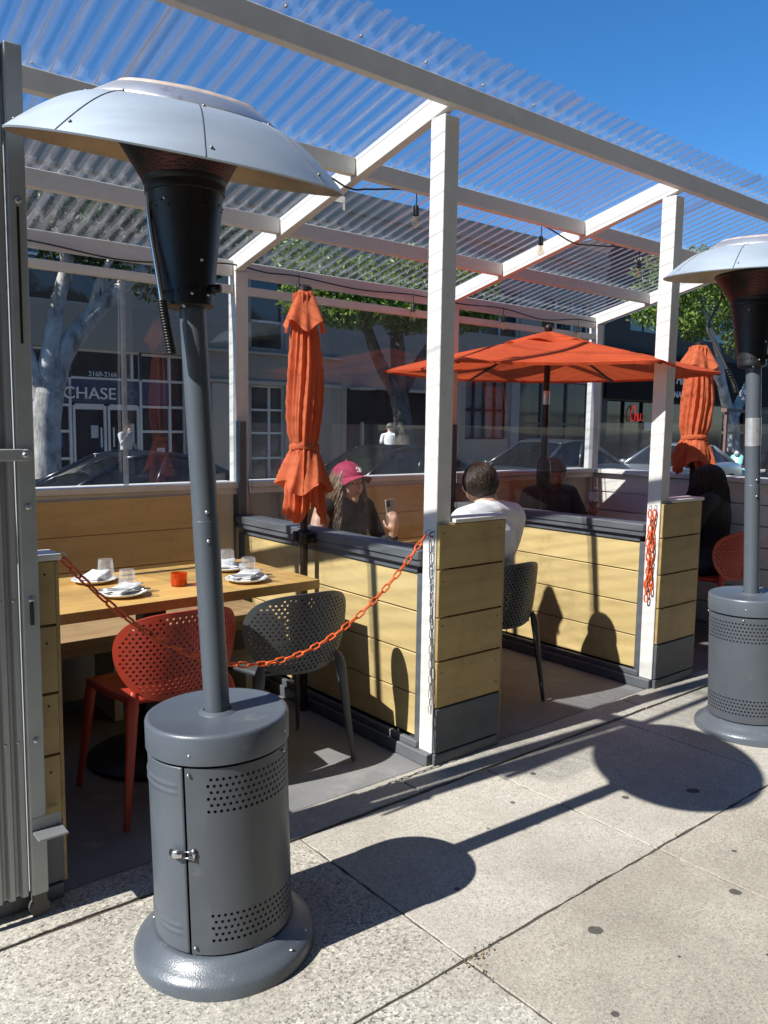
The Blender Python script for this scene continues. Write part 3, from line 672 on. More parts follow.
# ------------------------------------------------------------------ chairs
def outline_pts():
    half = [(0, .756), (.08, .754), (.148, .744), (.203, .722), (.241, .684), (.256, .635), (.250, .58), (.226, .525), (.184, .475), (.128, .442), (.06, .430), (0, .428)]
    sp = spline([(x, y, 0) for x, y in half], 5); R_ = [(p.x, p.y) for p in sp]
    return R_+[(-x, y) for x, y in R_[-2:0:-1]]
def make_chair(label, col, group):
    t = thing('perforated_chair', label, 'chair', group=group)
    cm = mat('moulded_plastic_'+col, {'red': (.42, .045, .022), 'grey': (.055, .062, .068), 'charcoal': (.028, .031, .034)}[col], .42, var=.08, vs=4, bump=.08, bs=400)
    O = outline_pts(); hs = []
    p = .022
    for j in range(21):
        z = .447+j*.0150
        for i in range(-14, 15):
            x = i*p+(p/2 if j % 2 else 0)
            big = 1.0 if inside([(a*.925, .592+(b-.592)*.89) for a, b in O], x, z) else 0
            if big: hs.append((x, z, .0054))
    Rr = .34
    def fm(s, z): a = s/Rr; u = (z-.43)/.33; return (Rr*math.sin(a)*(1+.05*u), -.215-.06*u+.03*u*u+Rr*(1-math.cos(a))*1.05, z)
    ex = [(x*sc, .598+(y-.598)*sc) for x, y in O[::2] for sc in (.94,)]
    vs, fs = perf(O, hs, fm, 8, ex, ph=PI/8)
    m = MB(); m.add(vs, fs); m.build('backrest', cm, t, smooth=True, solid=.010, split=40)
    m = MB()
    def seat(u, v):
        x, y = 2*u-1, 2*v-1; r = 1.0
        X = .215*x*(1-.10*max(0, -y)); Y = -.17+.40*(v)
        e = max(0, (abs(x)**5+abs(y)**5)); k = 1-.06*min(1, x*x*y*y)
        return (X*k, .02+(Y-.02)*k, .445-.012*(1-x*x)*(1-y*y)-.018*max(0, y-.55)**2*4)
    m.grid(seat, 24, 24); m.build('seat', cm, t, smooth=True, solid=.02, off=-1)
    for sx in (-1, 1):
        m = MB(); m.tube(spline([(sx*.178, -.178, .475), (sx*.192, -.188, .42), (sx*.210, -.203, .25), (sx*.238, -.225, .006)], 5), lerpr([.013, .022, .0165, .0105], 5), 12, flat=(.75, 1.1)); m.build('leg', cm, t, smooth=True, auto=50)
        m = MB(); m.tube(spline([(sx*.165, .15, .430), (sx*.192, .178, .412), (sx*.208, .19, .28), (sx*.236, .222, .006)], 5), lerpr([.013, .021, .0165, .0105], 5), 12, flat=(.75, 1.1)); m.build('leg', cm, t, smooth=True, auto=50)
    return t
c = make_chair('red perforated plastic chair at the laid table behind the tall heater', 'red', 'perforated chairs'); c.location = (-.985, .485, 0); c.rotation_euler = (0, 0, .03)
c2 = copy_tree(c); c2.location = (2.93, .42, 0); c2['label'] = 'red perforated chair with the long-haired person in black sitting on it'
c = make_chair('grey perforated chair beside the yellow partition, behind the orange chain', 'grey', 'perforated chairs'); c.location = (-.465, .475, 0); c.rotation_euler = (0, 0, -.03)
c = make_chair('charcoal perforated chair under the man in the white shirt', 'charcoal', 'perforated chairs'); c.location = (.757, .46, 0)

# ------------------------------------------------------------------ tables
def table(x0, x1, label):
    cx = (x0+x1)/2; t = thing('dining_table', label, 'table', (cx, .835, 0), group='timber dining tables'); o = (cx, .835, 0)
    m = MB(); n = 7
    for k in range(n): a = .5+.67*k/n; m.box((x0, a+.0004, .702), (x1, a+.67/n-.0004, .742))
    m.build('tabletop', TOPW, t, bevel=.0015, origin=o)
    m = MB(); m.box((cx-.05, .79, .03), (cx+.05, .88, .695)); m.box((cx-.3, .70, .685), (cx+.3, .97, .701)); m.build('pedestal', BLACK, t, bevel=.004, origin=o)
    m = MB(); m.lathe([(0, .0), (.27, .0), (.27, .012), (.25, .022), (.06, .04), (0, .04)], (cx, .835, .001), 40); m.build('foot', BLACK, t, smooth=True, auto=40, origin=o)
table(-1.5, -.235, 'timber table laid with plates and upturned glasses')
table(.12, .98, 'timber table between the woman in the cap and the man in white')
table(1.85, 2.95, 'timber table in the far bay with a wine glass')

# ------------------------------------------------------------------ table settings
CER = mat('white_ceramic', (.78, .77, .74), .22, var=.03, spec=.6)
NAP = mat('white_napkin', (.80, .79, .77), .85, var=.05, vs=30, bump=.3, bs=200)
STEEL = mat('cutlery_steel', (.42, .42, .42), .2, 1.0, var=.1)
GLASS = clear('drinking_glass', (.97, .98, .98), .30, 1.8, hazecol=(.9, .9, .9))  # pale haze painted in for the white highlights on the glasses
TZ = .7425
def setting(x, y, ang, glass, cut, lab):
    t = thing('plate', lab[0], 'plate', (x, y, TZ), (0, 0, ang), 'white side plates on the laid table')
    m = MB(); m.lathe([(0, .003), (.05, .003), (.055, .001), (.06, .0), (.064, .003), (.080, .011), (.092, .016), (.0925, .018), (.090, .0185), (.066, .009), (.058, .0065), (0, .0065)], seg=48); m.build('dish', CER, t, smooth=True)
    rnd = random.Random(int(x*1000)); n = thing('napkin', lab[1], 'napkin', (x, y, TZ+.0125), (0, 0, ang+.4), 'folded napkins on the plates')
    m = MB()
    def nf(u, v, zz, s):
        X = (u-.5)*.165*s; Y = (v-.5)*.09*s; f = .005*math.sin(u*4+zz*300)*(.4+u)+.002*math.sin(v*7+u*4+zz*200)
        return (X, Y+.012*math.sin(u*4), zz+.004+f+.004*(u > .8)*(u-.8)*5)
    for k in range(3): m.grid(lambda u, v, k=k: nf(u, v, .001+k*.006, 1-.06*k), 14, 10)
    m.build('cloth', NAP, n, smooth=True, solid=.0018)
    gx, gy = glass; g = thing('tumbler', lab[2], 'glass', (x+gx, y+gy, TZ+.014), (0, 0, 0), 'upturned tumblers on the napkins')
    m = MB(); m.lathe([(.037, .0), (.038, .004), (.033, .05), (.0305, .078), (.029, .082), (0, .082)], seg=10); m.build('glass_body', GLASS, g)
    if cut:
        for nm, dx, lb in (('fork', -.012, lab[3]), ('knife', .014, lab[4])):
            k = thing(nm, lb, nm, (x-.01, y-.045, TZ+.034), (0, .03, ang-.55))
            m = MB(); L = .095
            m.tube([(-L, dx, 0), (-.02, dx, .003), (.02, dx, .001)], [.0055, .004, .0035], 8, flat=(1, .4), up=(0, 0, 1))
            if nm == 'knife': m.tube([(.02, dx, .001), (.05, dx+.001, .001), (L, dx+.003, 0)], [.004, .0085, .004], 8, flat=(1, .15), up=(0, 0, 1))
            else:
                m.tube([(.02, dx, .001), (.045, dx, .0), (.06, dx, .001)], [.0035, .009, .010], 8, flat=(1, .25), up=(0, 0, 1))
                for q in (-.008, -.0027, .0027, .008): m.tube([(.058, dx+q, .001), (L, dx+q*.9, .003)], [.0016, .0012], 6)
            m.build('metal', STEEL, k, smooth=True)
setting(-1.045, .995, .5, (.045, -.01), False, ('white plate far left on the laid table, near the windscreen', 'white napkin under the far left tumbler, peaked up beside it', 'upturned tumbler standing far left on the laid table'))
setting(-1.05, .67, .25, (.03, .03), True, ('white plate near left on the laid table, with cutlery', 'white napkin near left under fork and knife', 'upturned tumbler near left, behind the fork and knife', 'steel fork on the near left napkin', 'steel knife on the near left napkin'))
setting(-.455, .93, .8, (.0, .0), False, ('white plate far right on the laid table, half behind the heater pole', 'white napkin half behind the heater pole', 'upturned tumbler just right of the heater pole, far side of the table'))
setting(-.515, .645, .35, (.03, .04), True, ('white plate at the right front corner of the laid table', 'white napkin at the right front corner of the table', 'upturned tumbler at the right front corner of the laid table', 'steel fork at the right front corner of the table', 'steel knife at the right front corner of the table'))
t = thing('candle_holder', 'small orange glass candle holder in the middle of the laid table', 'candle holder', (-.79, .724, TZ))
AMB = clear('amber_glass', (.95, .30, .05), .35, 1.45, hazecol=(.8, .25, .03))
m = MB(); m.lathe([(0, .0), (.030, .0), (.033, .004), (.034, .055), (.0315, .055), (.030, .008), (0, .006)], seg=32); m.build('cup', AMB, t, smooth=True, auto=40)
m = MB(); m.lathe([(0, .03), (.028, .03), (.028, .008)], seg=24); m.build('wax', mat('orange_wax', (.75, .30, .08), .5, trans=.3), t, smooth=True)

# ------------------------------------------------------------------ umbrellas
def canvas(name, col):
    m, nt, b, out = newmat(name); co = coords(nt)
    n = node(nt, 'ShaderNodeTexNoise', Scale=5, Detail=6, Roughness=.6); nt.links.new(co, n.inputs['Vector'])
    w = node(nt, 'ShaderNodeTexNoise', Scale=500, Detail=1); nt.links.new(co, w.inputs['Vector'])
    r = ramp(nt, [(.3, [x*.85 for x in col]), (.7, [min(1, x*1.12) for x in col])], n.outputs[0])
    nt.links.new(r.outputs[0], b.inputs['Base Color']); b.inputs['Roughness'].default_value = .85; b.inputs['Specular IOR Level'].default_value = .2
    wr = node(nt, 'ShaderNodeTexNoise', Scale=16, Detail=5, Distortion=1.2); nt.links.new(coords(nt, (1, 1, .35)), wr.inputs['Vector']); wm_ = node(nt, 'ShaderNodeMath', operation='MULTIPLY_ADD'); wm_.inputs[1].default_value = .06; nt.links.new(w.outputs[0], wm_.inputs[0]); nt.links.new(wr.outputs[0], wm_.inputs[2])
    bp = node(nt, 'ShaderNodeBump', Strength=.55, Distance=.012); nt.links.new(wm_.outputs[0], bp.inputs['Height']); nt.links.new(bp.outputs[0], b.inputs['Normal'])
    t = node(nt, 'ShaderNodeBsdfTranslucent'); nt.links.new(r.outputs[0], t.inputs[0])
    mx = node(nt, 'ShaderNodeMixShader'); mx.inputs[0].default_value = .38
    nt.links.new(b.outputs[0], mx.inputs[1]); nt.links.new(t.outputs[0], mx.inputs[2]); nt.links.new(mx.outputs[0], out.inputs[0]); return m
ORANGE = canvas('orange_canvas', (.76, .195, .085)); REDOR = canvas('red_orange_canvas', (.72, .115, .04))
POLE = mat('bronze_pole', (.03, .018, .014), .4, .4, var=.2)
def closed_umbrella(label, loc, h0, h1, seed, wid=1.0, clamp=True, ztie=None, zpole=.0):
    """folded canopy: pleated, tied below the middle, skirt flaring under the tie, vent flap at the top"""
    t = thing('folded_umbrella', label, 'umbrella', loc, group='folded orange umbrellas'); rnd = random.Random(seed)
    H = h1-h0; zt = ztie if ztie is not None else h0+.24*H; nf = 8
    ph = [rnd.uniform(0, 6.28) for _ in range(6)]
    def rad_(z):
        if z > zt: u = (z-zt)/(h1-zt); return wid*(.062+.026*math.sin(PI*min(1, u*1.1)**.75)-.012*u*u)
        u = (zt-z)/(zt-h0); return wid*(.060+.042*u**.75)
    def body(u, v):
        z = h0+H*v; a = 2*PI*u; r = rad_(z)
        tight = math.exp(-((z-zt)/.035)**2); ap = (.125-.08*tight)*(1 if z > zt else 1.5)
        tw = .55*math.sin(2.2*v+ph[0])
        q = math.sin(nf*a+tw*3+ph[1]+.7*math.sin(3*v+ph[2])); q2 = math.sin(5*a-1.5*v+ph[3]+1.2*math.sin(2*v+ph[0])); r *= 1+ap*(1-2*abs(q)**.7)+.07*(1-2*abs(q2)**.8)+.03*math.sin(13*a+3*v+ph[4])*(1-tight)
        zz = z
        if v < .18: zz += (.18-v)/.18*.040*(math.sin(3*a+ph[5])+.4*math.sin(5*a+ph[1]))
        return (r*math.cos(a)+.006*math.sin(9*v+ph[0]), r*math.sin(a)+.006*math.sin(7*v+ph[2]), zz)
    m = MB(); m.grid(body, 160, 70); m.build('canopy', ORANGE, t, smooth=True)
    def skirt(u, v):      # upper layer of cloth flaring below the tie
        a = 2*PI*u; z = zt-.005-.19*v*(1+.18*math.sin(3*a+ph[2])); r = wid*(.060+.062*v**.8)*(1+.13*(1-2*abs(math.sin(3*a+ph[4]+v))**.7)*(.3+v)+.06*math.sin(8*a+ph[3]+2*v))
        return (r*math.cos(a), r*math.sin(a), z)
    m = MB(); m.grid(skirt, 130, 18); m.build('skirt', ORANGE, t, smooth=True)
    def flap(u, v):
        a = 2*PI*u; z = h1+.012-.17*v*(1+.16*math.sin(4*a+ph[1])); r = wid*(.036+.062*v**.9)*(1+.10*math.sin(4*a+ph[1]+PI)+.10*v*math.sin(9*a+ph[0]))
        return (r*math.cos(a), r*math.sin(a), z)
    m = MB(); m.grid(flap, 120, 18); m.build('vent_flap', ORANGE, t, smooth=True)
    m = MB()
    pts = [((rad_(zt)*1.16)*math.cos(a), (rad_(zt)*1.16)*math.sin(a), zt+.006*math.sin(2*a)) for a in [2*PI*k/40 for k in range(40)]]
    m.tube(pts, .017, 8, closed=True, flat=(.25, 1), up=(0, 0, 1)); m.build('tie_strap', ORANGE, t, smooth=True)
    m = MB(); m.tube([(0, 0, zpole), (0, 0, h1+.02)], .019, 16); m.lathe([(0, h1+.045), (.02, h1+.04), (.036, h1+.028), (.038, h1+.012), (.03, h1+.008)], seg=20); m.build('pole', POLE, t, smooth=True, auto=40)
    if clamp:
        m = MB(); m.box((-.03, -.055, .845-.0), (.03, -.024, .895)); m.box((-.03, .024, .845), (.03, .055, .895)); m.lathe([(.027, .84), (.031, .845), (.031, .90), (.027, .905)], seg=16); m.tube([(0, -.05, .87), (0, -.085, .87)], .008, 8)
        m.build('clamp', BLACK, t, bevel=.003)
    return t
closed_umbrella('folded orange umbrella standing clamped to the partition near the tall heater', (-.055, .895, 0), .98, 2.03, 3, 1.0, ztie=1.31)
closed_umbrella('folded orange umbrella behind the far heater, above the person in black', (3.19, .72, 0), 1.14, 2.0, 11, 1.28, ztie=1.36)
# open umbrella in the far bay
ub = thing('open_umbrella', 'open orange umbrella with six ribs shading the far bay', 'umbrella', (1.78, .93, 0), (0, 0, math.radians(-39.36-8)))
UR, ZR, ZC = 1.04, 1.765, 1.975
def can(u, v):
    a = 2*PI*u; k = (a/(PI/3)) % 1.0; s = 1/(math.cos((k-.5)*PI/3))*math.cos(PI/6)
    edge = s*(1-.035*math.sin(k*PI)*v)
    r = UR*v*edge; z = ZC-(ZC-ZR)*(v**1.25)-.03*v*math.sin(PI*k)*(1-v)*2-.012*math.sin(PI*k)*v
    return (r*math.cos(a), r*math.sin(a), z)
m = MB(); m.grid(lambda u, v: can(u, .12+.88*v), 96, 20); m.build('canopy', REDOR, ub, smooth=True, auto=40)
def hem(u, v): x, y, z = can(u, 1.0); f = 1-.004*v; return (x*f, y*f, z-.014*v)
m = MB(); m.grid(hem, 96, 2); m.build('hem', REDOR, ub, smooth=True)
def vent(u, v):
    x, y, z = can(u, .02+.24*v); return (x, y, z+.035-.028*v+.012*math.sin(12*PI*u)*v)
m = MB(); m.grid(vent, 72, 6); m.build('vent_flap', REDOR, ub, smooth=True)
m = MB(); m.tube([(0, 0, .0), (0, 0, 1.50)], .021, 16); m.tube([(0, 0, 1.50), (0, 0, 2.0)], .019, 16); m.ball((0, 0, 2.03), .028, 12); m.lathe([(.03, 1.83), (.045, 1.84), (.045, 1.87), (.03, 1.88)], seg=16); m.build('pole', POLE, ub, smooth=True, auto=40)
m = MB(); m.lathe([(.0215, 1.56), (.0225, 1.565), (.0225, 1.64), (.0215, 1.645)], seg=16); m.build('steel_collar', SCREW, ub, smooth=True)
m = MB(); m.lathe([(.02, 1.02), (.04, 1.04), (.046, 1.12), (.04, 1.2), (.022, 1.235)], seg=16); m.build('handle_cover', POLE, ub, smooth=True)
for k in range(6):
    a = PI/3*k; m = MB(); pts = [(x*.99, y*.99, z-.012) for x, y, z in [can(k/6, q/8) for q in range(1, 9)]]
    m.tube(pts, .009, 8); rb = m.build('rib', POLE, ub, smooth=True)
    x, y, z = can(k/6, .48); m = MB(); m.tube([(.04*math.cos(a), .04*math.sin(a), 1.855 if False else 1.85), (x, y, z-.016)], .007, 8); m.build('strut', POLE, rb, smooth=True)

# ------------------------------------------------------------------ chains
ORP = mat('orange_plastic', (.72, .115, .02), .38, var=.12, vs=30, spec=.5)
GALV = mat('galvanised_chain', (.62, .61, .58), .4, .8, var=.15, vs=30)
def chain_links(m, pts, L, W, r):
    P = [V(p) for p in pts]; d = [0]
    for a, b in zip(P[:-1], P[1:]): d.append(d[-1]+(b-a).length)
    pitch = L-2.3*r; n = int(d[-1]/pitch)
    def at(s):
        for i in range(len(d)-1):
            if s <= d[i+1]: f = (s-d[i])/(d[i+1]-d[i]+1e-9); return P[i].lerp(P[i+1], f), (P[i+1]-P[i]).normalized()
        return P[-1], (P[-1]-P[-2]).normalized()
    for k in range(n):
        c, t = at((k+.5)*pitch); ref = V((0, 1, .15)) if abs(t.z) < .97 else V((0, 1, 0)); s1 = t.cross(ref).normalized(); s2 = t.cross(s1).normalized()
        ang = PI/4+(PI/2 if k % 2 else 0)+.3*math.sin(k*1.7); sd = s1*math.cos(ang)+s2*math.sin(ang)
        hl, hw = L/2-r, W/2-r; ring = []
        for q in range(7): a = -PI/2+PI*q/6; ring.append(c+t*(hl-hw+hw*math.cos(a))+sd*hw*math.sin(a))
        for q in range(7): a = PI/2+PI*q/6; ring.append(c+t*(-hl+hw+hw*math.cos(a))+sd*hw*math.sin(a))
        m.tube(ring, r, 7, closed=True)
def hook(m, p, d):
    p = V(p); d = V(d); m.tube([p-d*.004, p+d*.012, p+d*.024+V((0, 0, -.006)), p+d*.026+V((0, 0, -.016)), p+d*.018+V((0, 0, -.022)), p+d*.008+V((0, 0, -.019))], .0025, 7)
t = thing('chain', 'orange plastic chain sagging across the opening in front of the laid table', 'chain', (-.77, .05, .6)); o = (-.77, .05, .6)
A, B = V((-1.478, .02, 1.02)), V((-.024, .05, .975)); sag = .42
cp = [A.lerp(B, i/60)-V((0, 0, 4*sag*(i/60)*(1-i/60)*(1+.12*((i/60)-.5)*(-1)))) for i in range(61)]
m = MB(); chain_links(m, cp, .047, .024, .0037); m.build('links', ORP, t, smooth=True, origin=o)
m = MB(); hook(m, A+V((-.016, 0, .02)), (1, 0, 0)); hook(m, B+V((.022, .0, .018)), (-1, 0, 0)); m.build('hooks', SCREW, t, smooth=True, origin=o)
t = thing('chain', 'bunched orange plastic chain hanging down the white post beside the far stub wall', 'chain', (1.63, .055, .7)); o = (1.63, .055, .7)
m = MB()
for dx, dy, z0, z1 in ((-.012, -.010, .985, .50), (-.020, .010, .98, .46), (-.026, -.002, .90, .52)):
    chain_links(m, [(1.637+dx+.004*math.sin(k*.9+dy*90), .05+dy+.005*math.sin(k*1.3+dx*200), z0+(z1-z0)*k/12) for k in range(13)], .047, .024, .0037)
m.build('links', ORP, t, smooth=True, origin=o)
m = MB(); hook(m, (1.640, .035, 1.01), (-1, 0, 0)); hook(m, (1.640, .066, 1.005), (-1, 0, 0)); m.build('hooks', SCREW, t, smooth=True, origin=o)
t = thing('chain', 'thin metal chain hanging straight down the front post nearest the tall heater', 'chain', (-.01, .03, .6)); o = (-.01, .03, .6)
m = MB(); chain_links(m, [(-.008, .024, .965), (-.009, .026, .6), (-.007, .024, .20)], .036, .013, .0017); m.build('links', GALV, t, smooth=True, origin=o)
m = MB(); hook(m, (.0, .024, .99), (-1, 0, 0)); m.build('hook', BLACK, t, smooth=True, origin=o)

# ------------------------------------------------------------------ string lights
CABLE = mat('black_rubber', (.012, .012, .013), .5, var=.2)
BULB = clear('bulb_glass', (.97, .93, .82), .10, 1.5, hazecol=(.95, .9, .75))
FIL = mat('bulb_filament', (.75, .5, .15), .4, .5)
def lights(label, pts, bulbs, loc, drop=.075):
    t = thing('string_light', label, 'string light', loc, group='string lights under the pergola')
    m = MB(); m.tube(spline(pts, 8), .0042, 7); m.build('cable', CABLE, t, smooth=True, origin=loc)
    k = .8
    for (x, y, z) in bulbs:
        m = MB(); m.tube([(x, y, z+drop), (x+.004, y, z+.05), (x, y, z+.02)], .0026, 6); m.lathe([(.006*k, .03*k), (.014*k, .026*k), (.0165*k, .018*k), (.0165*k, -.012*k), (.019*k, -.02*k), (.019*k, -.03*k), (.015*k, -.032*k)], (x, y, z), 16); s = m.build('socket', CABLE, t, smooth=True, auto=40, origin=loc)
        m = MB(); m.lathe([(r*k, h*k) for r, h in ((.013, -.03), (.016, -.042), (.0225, -.065), (.0235, -.078), (.019, -.092), (.010, -.100), (0, -.103))], (x, y, z), 16); m.build('bulb', BULB, s, smooth=True, origin=loc)
        m = MB(); m.tube([(x-.004*k, y, z-.03*k), (x-.007*k, y, z-.07*k), (x, y, z-.078*k), (x+.007*k, y, z-.07*k), (x+.004*k, y, z-.03*k)], .0012, 5); m.build('filament', FIL, s, origin=loc)
zb = 2.25; yb = 1.662
lights('string light sagging along the back beam over the windscreens', [(-2.3, yb, 2.285), (-1.6, yb, 2.262), (-1.05, yb, 2.245), (-.62, yb, 2.218), (-.2, yb, 2.262), (-.03, yb-.02, 2.275), (.2, yb, 2.262), (.41, yb, 2.268), (.85, yb, 2.245), (1.296, yb, 2.262), (1.7, yb-.02, 2.245), (2.156, yb, 2.262), (2.6, yb, 2.225), (3.02, yb, 2.265), (3.26, yb, 2.262)],
       [(.41, yb-.006, 2.205), (1.296, yb-.006, 2.18), (2.156, yb-.006, 2.19), (3.02, yb-.006, 2.19)], (0, 1.66, 2.25))
yp = .632
lights('string light hung along the middle purlin near the roof front', [(-2.2, yp, 2.50), (-1.2, yp, 2.53), (-.25, yp, 2.51), (.0, yp, 2.468), (.12, yp, 2.485), (.4, yp, 2.53), (.9, yp, 2.54), (1.32, yp, 2.525), (1.6, yp, 2.472), (1.8, yp, 2.485), (2.26, yp, 2.53), (2.8, yp, 2.52), (3.26, yp, 2.50)],
       [(.4, yp-.004, 2.44), (1.318, yp-.004, 2.44), (2.26, yp-.004, 2.44)], (0, .58, 2.5), .09)

# ------------------------------------------------------------------ corrugated metal gate at the left edge
GAL = mat('weathered_galvanised_sheet', (.40, .41, .41), .5, .25, var=.18, vs=3, stretch=(1, 1, .25), bump=.1, bs=60, dirt=((.14, .13, .12), 7, .60))
GST = mat('grey_steel_frame', (.40, .42, .41), .5, .15, var=.12, vs=6, dirt=((.38, .37, .35), 10, .66))
t = thing('metal_gate', 'corrugated galvanised metal gate on a caster at the left edge', 'gate', (-1.6, -.05, 0)); o = (-1.6, -.05, 0)
m = MB()
def cor(u, v):
    x = -1.82+.2*u; k = (x/.034) % 1.0; tri = max(0, min(1, (abs(k-.5)*2-.25)*2.6)); return (x, -.045-.016*tri, .075+2.36*v)
m.grid(cor, 120, 2); m.build('corrugated_sheet', GAL, t, solid=.0012, origin=o)
m = MB(); m.box((-1.617, -.072, .075), (-1.572, -.030, 2.375)); fr = m.build('frame_post', GST, t, bevel=.004, origin=o)
boxes('rail', [((-1.80, -.030, z), (-1.6325, -.012, z+.07)) for z in (.08, 1.2, 2.3)], GST, t, o, .003)
boxes('edge_strip', [((-1.632, -.026, .06), (-1.6178, .0, 2.44))], GST, t, o)
m = MB(); m.box((-1.81, -.086, 1.31), (-1.598, -.0725, 1.342)); m.tube([(-1.598, -.0865, 1.326), (-1.598, -.0724, 1.326)], .016, 18); br = m.build('latch_bar', GST, t, bevel=.003, origin=o)
m = MB(); m.lathe([(.009, 0), (.009, .004), (.006, .007), (0, .0075)], (-1.6, -.0868, 1.326), 10, Matrix.Rotation(PI/2, 3, 'X')); m.build('bolt', SCREW, br, smooth=True, origin=o)
m = MB()
for z in (1.185, 1.985, .93, .53): m.lathe([(.009, 0), (.009, .003), (.006, .006), (0, .007)], (-1.594, -.0721, z), 12, Matrix.Rotation(PI/2, 3, 'X'))
for z in (.93, .53):
    for k in range(5): m.lathe([(.0045, 0), (.003, .002), (0, .003)], (-1.637-.034*k, -.062, z), 8, Matrix.Rotation(PI/2, 3, 'X'))
m.build('bolts', SCREW, t, smooth=True, origin=o)
m = MB(); m.tube([(-1.594, -.075, .925), (-1.594, -.077, .86)], .005, 8); m.build('drop_bolt', BLACK, t, smooth=True, auto=40, origin=o)
boxes('slot', [((-1.598, -.0735, 1.62), (-1.592, -.0722, 1.97))], BLACK, t, o)
m = MB(); m.box((-1.612, -.135, .262), (-1.532, -.0722, .268)); m.box((-1.612, -.0735, .2685), (-1.532, -.0722, .305)); m.build('foot_plate', mat('light_grey_steel', (.30, .31, .31), .4, .5, var=.1), t, bevel=.002, origin=o)
m = MB(); m.tube([(-1.594, -.062, .028), (-1.594, -.036, .028)], .027, 20); m.box((-1.612, -.066, .048), (-1.576, -.032, .074)); m.build('caster', mat('dirty_caster', (.09, .085, .08), .7, var=.3), t, smooth=True, auto=40, origin=o)
# ------------------------------------------------------------------ people
SKIN = mat('skin', (.58, .35, .25), .5, var=.08, vs=20)
SKIN_T = mat('skin_tanned', (.38, .20, .13), .5, var=.1, vs=20)
LIP = mat('lips', (.42, .12, .11), .45, var=.05)
EYE = mat('eye', (.03, .02, .018), .2)
TEE = mat('white_cotton', (.80, .80, .81), .85, var=.04, vs=12, bump=.25, bs=45)
DARKC = mat('black_jersey', (.018, .017, .019), .85, var=.3, vs=10, bump=.3, bs=40)
NAVY = mat('navy_jacket', (.02, .022, .032), .8, var=.3, vs=10, bump=.3, bs=40)
JEANS = mat('dark_denim', (.03, .04, .07), .85, var=.25, vs=20)
SHOE = mat('dark_shoe', (.03, .03, .03), .6)
GREYSH = mat('grey_shirt', (.42, .43, .46), .85, var=.08)
def hairmat(name, a, b_):
    m, nt, b, out = newmat(name); co = coords(nt, (1, 1, .3)); n = node(nt, 'ShaderNodeTexNoise', Scale=60, Detail=4); nt.links.new(co, n.inputs['Vector'])
    r = ramp(nt, [(.3, a), (.7, b_)], n.outputs[0]); nt.links.new(r.outputs[0], b.inputs['Base Color']); b.inputs['Roughness'].default_value = .42; b.inputs['Specular IOR Level'].default_value = .4; return m
H_BROWN = hairmat('dark_brown_hair', (.012, .008, .006), (.05, .028, .016))
H_LONG = hairmat('brown_wavy_hair', (.045, .027, .017), (.28, .185, .11))
H_BLACK = hairmat('black_hair', (.004, .004, .004), (.018, .014, .012))
H_GREY = hairmat('grey_beard', (.05, .04, .035), (.16, .13, .11))

def arc(p0, p1, p2, n=5):
    return [V(p) for p in spline([p0, p1, p2], n)]
def body(name, t, limbs, mats, vox=.009, smooth=4):
    """overlapping tapered limbs fused by a voxel remesh into one continuous skin; each face then takes the cloth or skin of the limb it came from"""
    m = MB(); seg = []
    for lab, pts, rs, fl in limbs:
        pts = [V(p) for p in pts]
        if lab.startswith('ball:'): m.ball(pts[0], rs, 16); seg.append((lab[5:], pts[0], pts[0], max(rs)*.85, max(rs)*.85)); continue
        up = (0, 1, 0) if fl != (1, 1) else None
        m.tube(pts, rs, 14, flat=fl, up=up)
        for e, r in ((pts[0], rs[0]), (pts[-1], rs[-1])): m.ball(e, (r*fl[0], r*fl[1], r*.9) if fl != (1, 1) else r, 12)
        for i in range(len(pts)-1): seg.append((lab, pts[i], pts[i+1], rs[i], rs[i+1]))
    me = bpy.data.meshes.new('tmp'); me.from_pydata(m.v, [], m.f); ob = bpy.data.objects.new('tmp', me); COL.objects.link(ob)
    rm = ob.modifiers.new('r', 'REMESH'); rm.mode = 'VOXEL'; rm.voxel_size = vox; rm.use_smooth_shade = True
    sm = ob.modifiers.new('s', 'SMOOTH'); sm.iterations = smooth; sm.factor = .5
    dg = bpy.context.evaluated_depsgraph_get(); out = bpy.data.meshes.new_from_object(ob.evaluated_get(dg)); bpy.data.objects.remove(ob)
    out.name = name; n = len(out.polygons); C = np.zeros(n*3); out.polygons.foreach_get('center', C); C = C.reshape(n, 3)
    labs = sorted(set(s[0] for s in seg)); best = np.full(n, 1e9); idx = np.zeros(n, int)
    for lab, a, b, ra, rb in seg:
        a = np.array(a); b = np.array(b); d = b-a; L = d@d; f = np.clip(((C-a)@d)/L, 0, 1) if L > 1e-9 else np.zeros(n)
        q = np.linalg.norm(C-(a+f[:, None]*d), axis=1)/(ra+(rb-ra)*f)
        k = q < best; best[k] = q[k]; idx[k] = labs.index(lab)
    out.materials.clear()
    for l in labs: out.materials.append(mats[l])
    out.polygons.foreach_set('material_index', idx.astype(np.int32)); out.polygons.foreach_set('use_smooth', [True]*n)
    o = bpy.data.objects.new(name, out); COL.objects.link(o); o.parent = t; return o
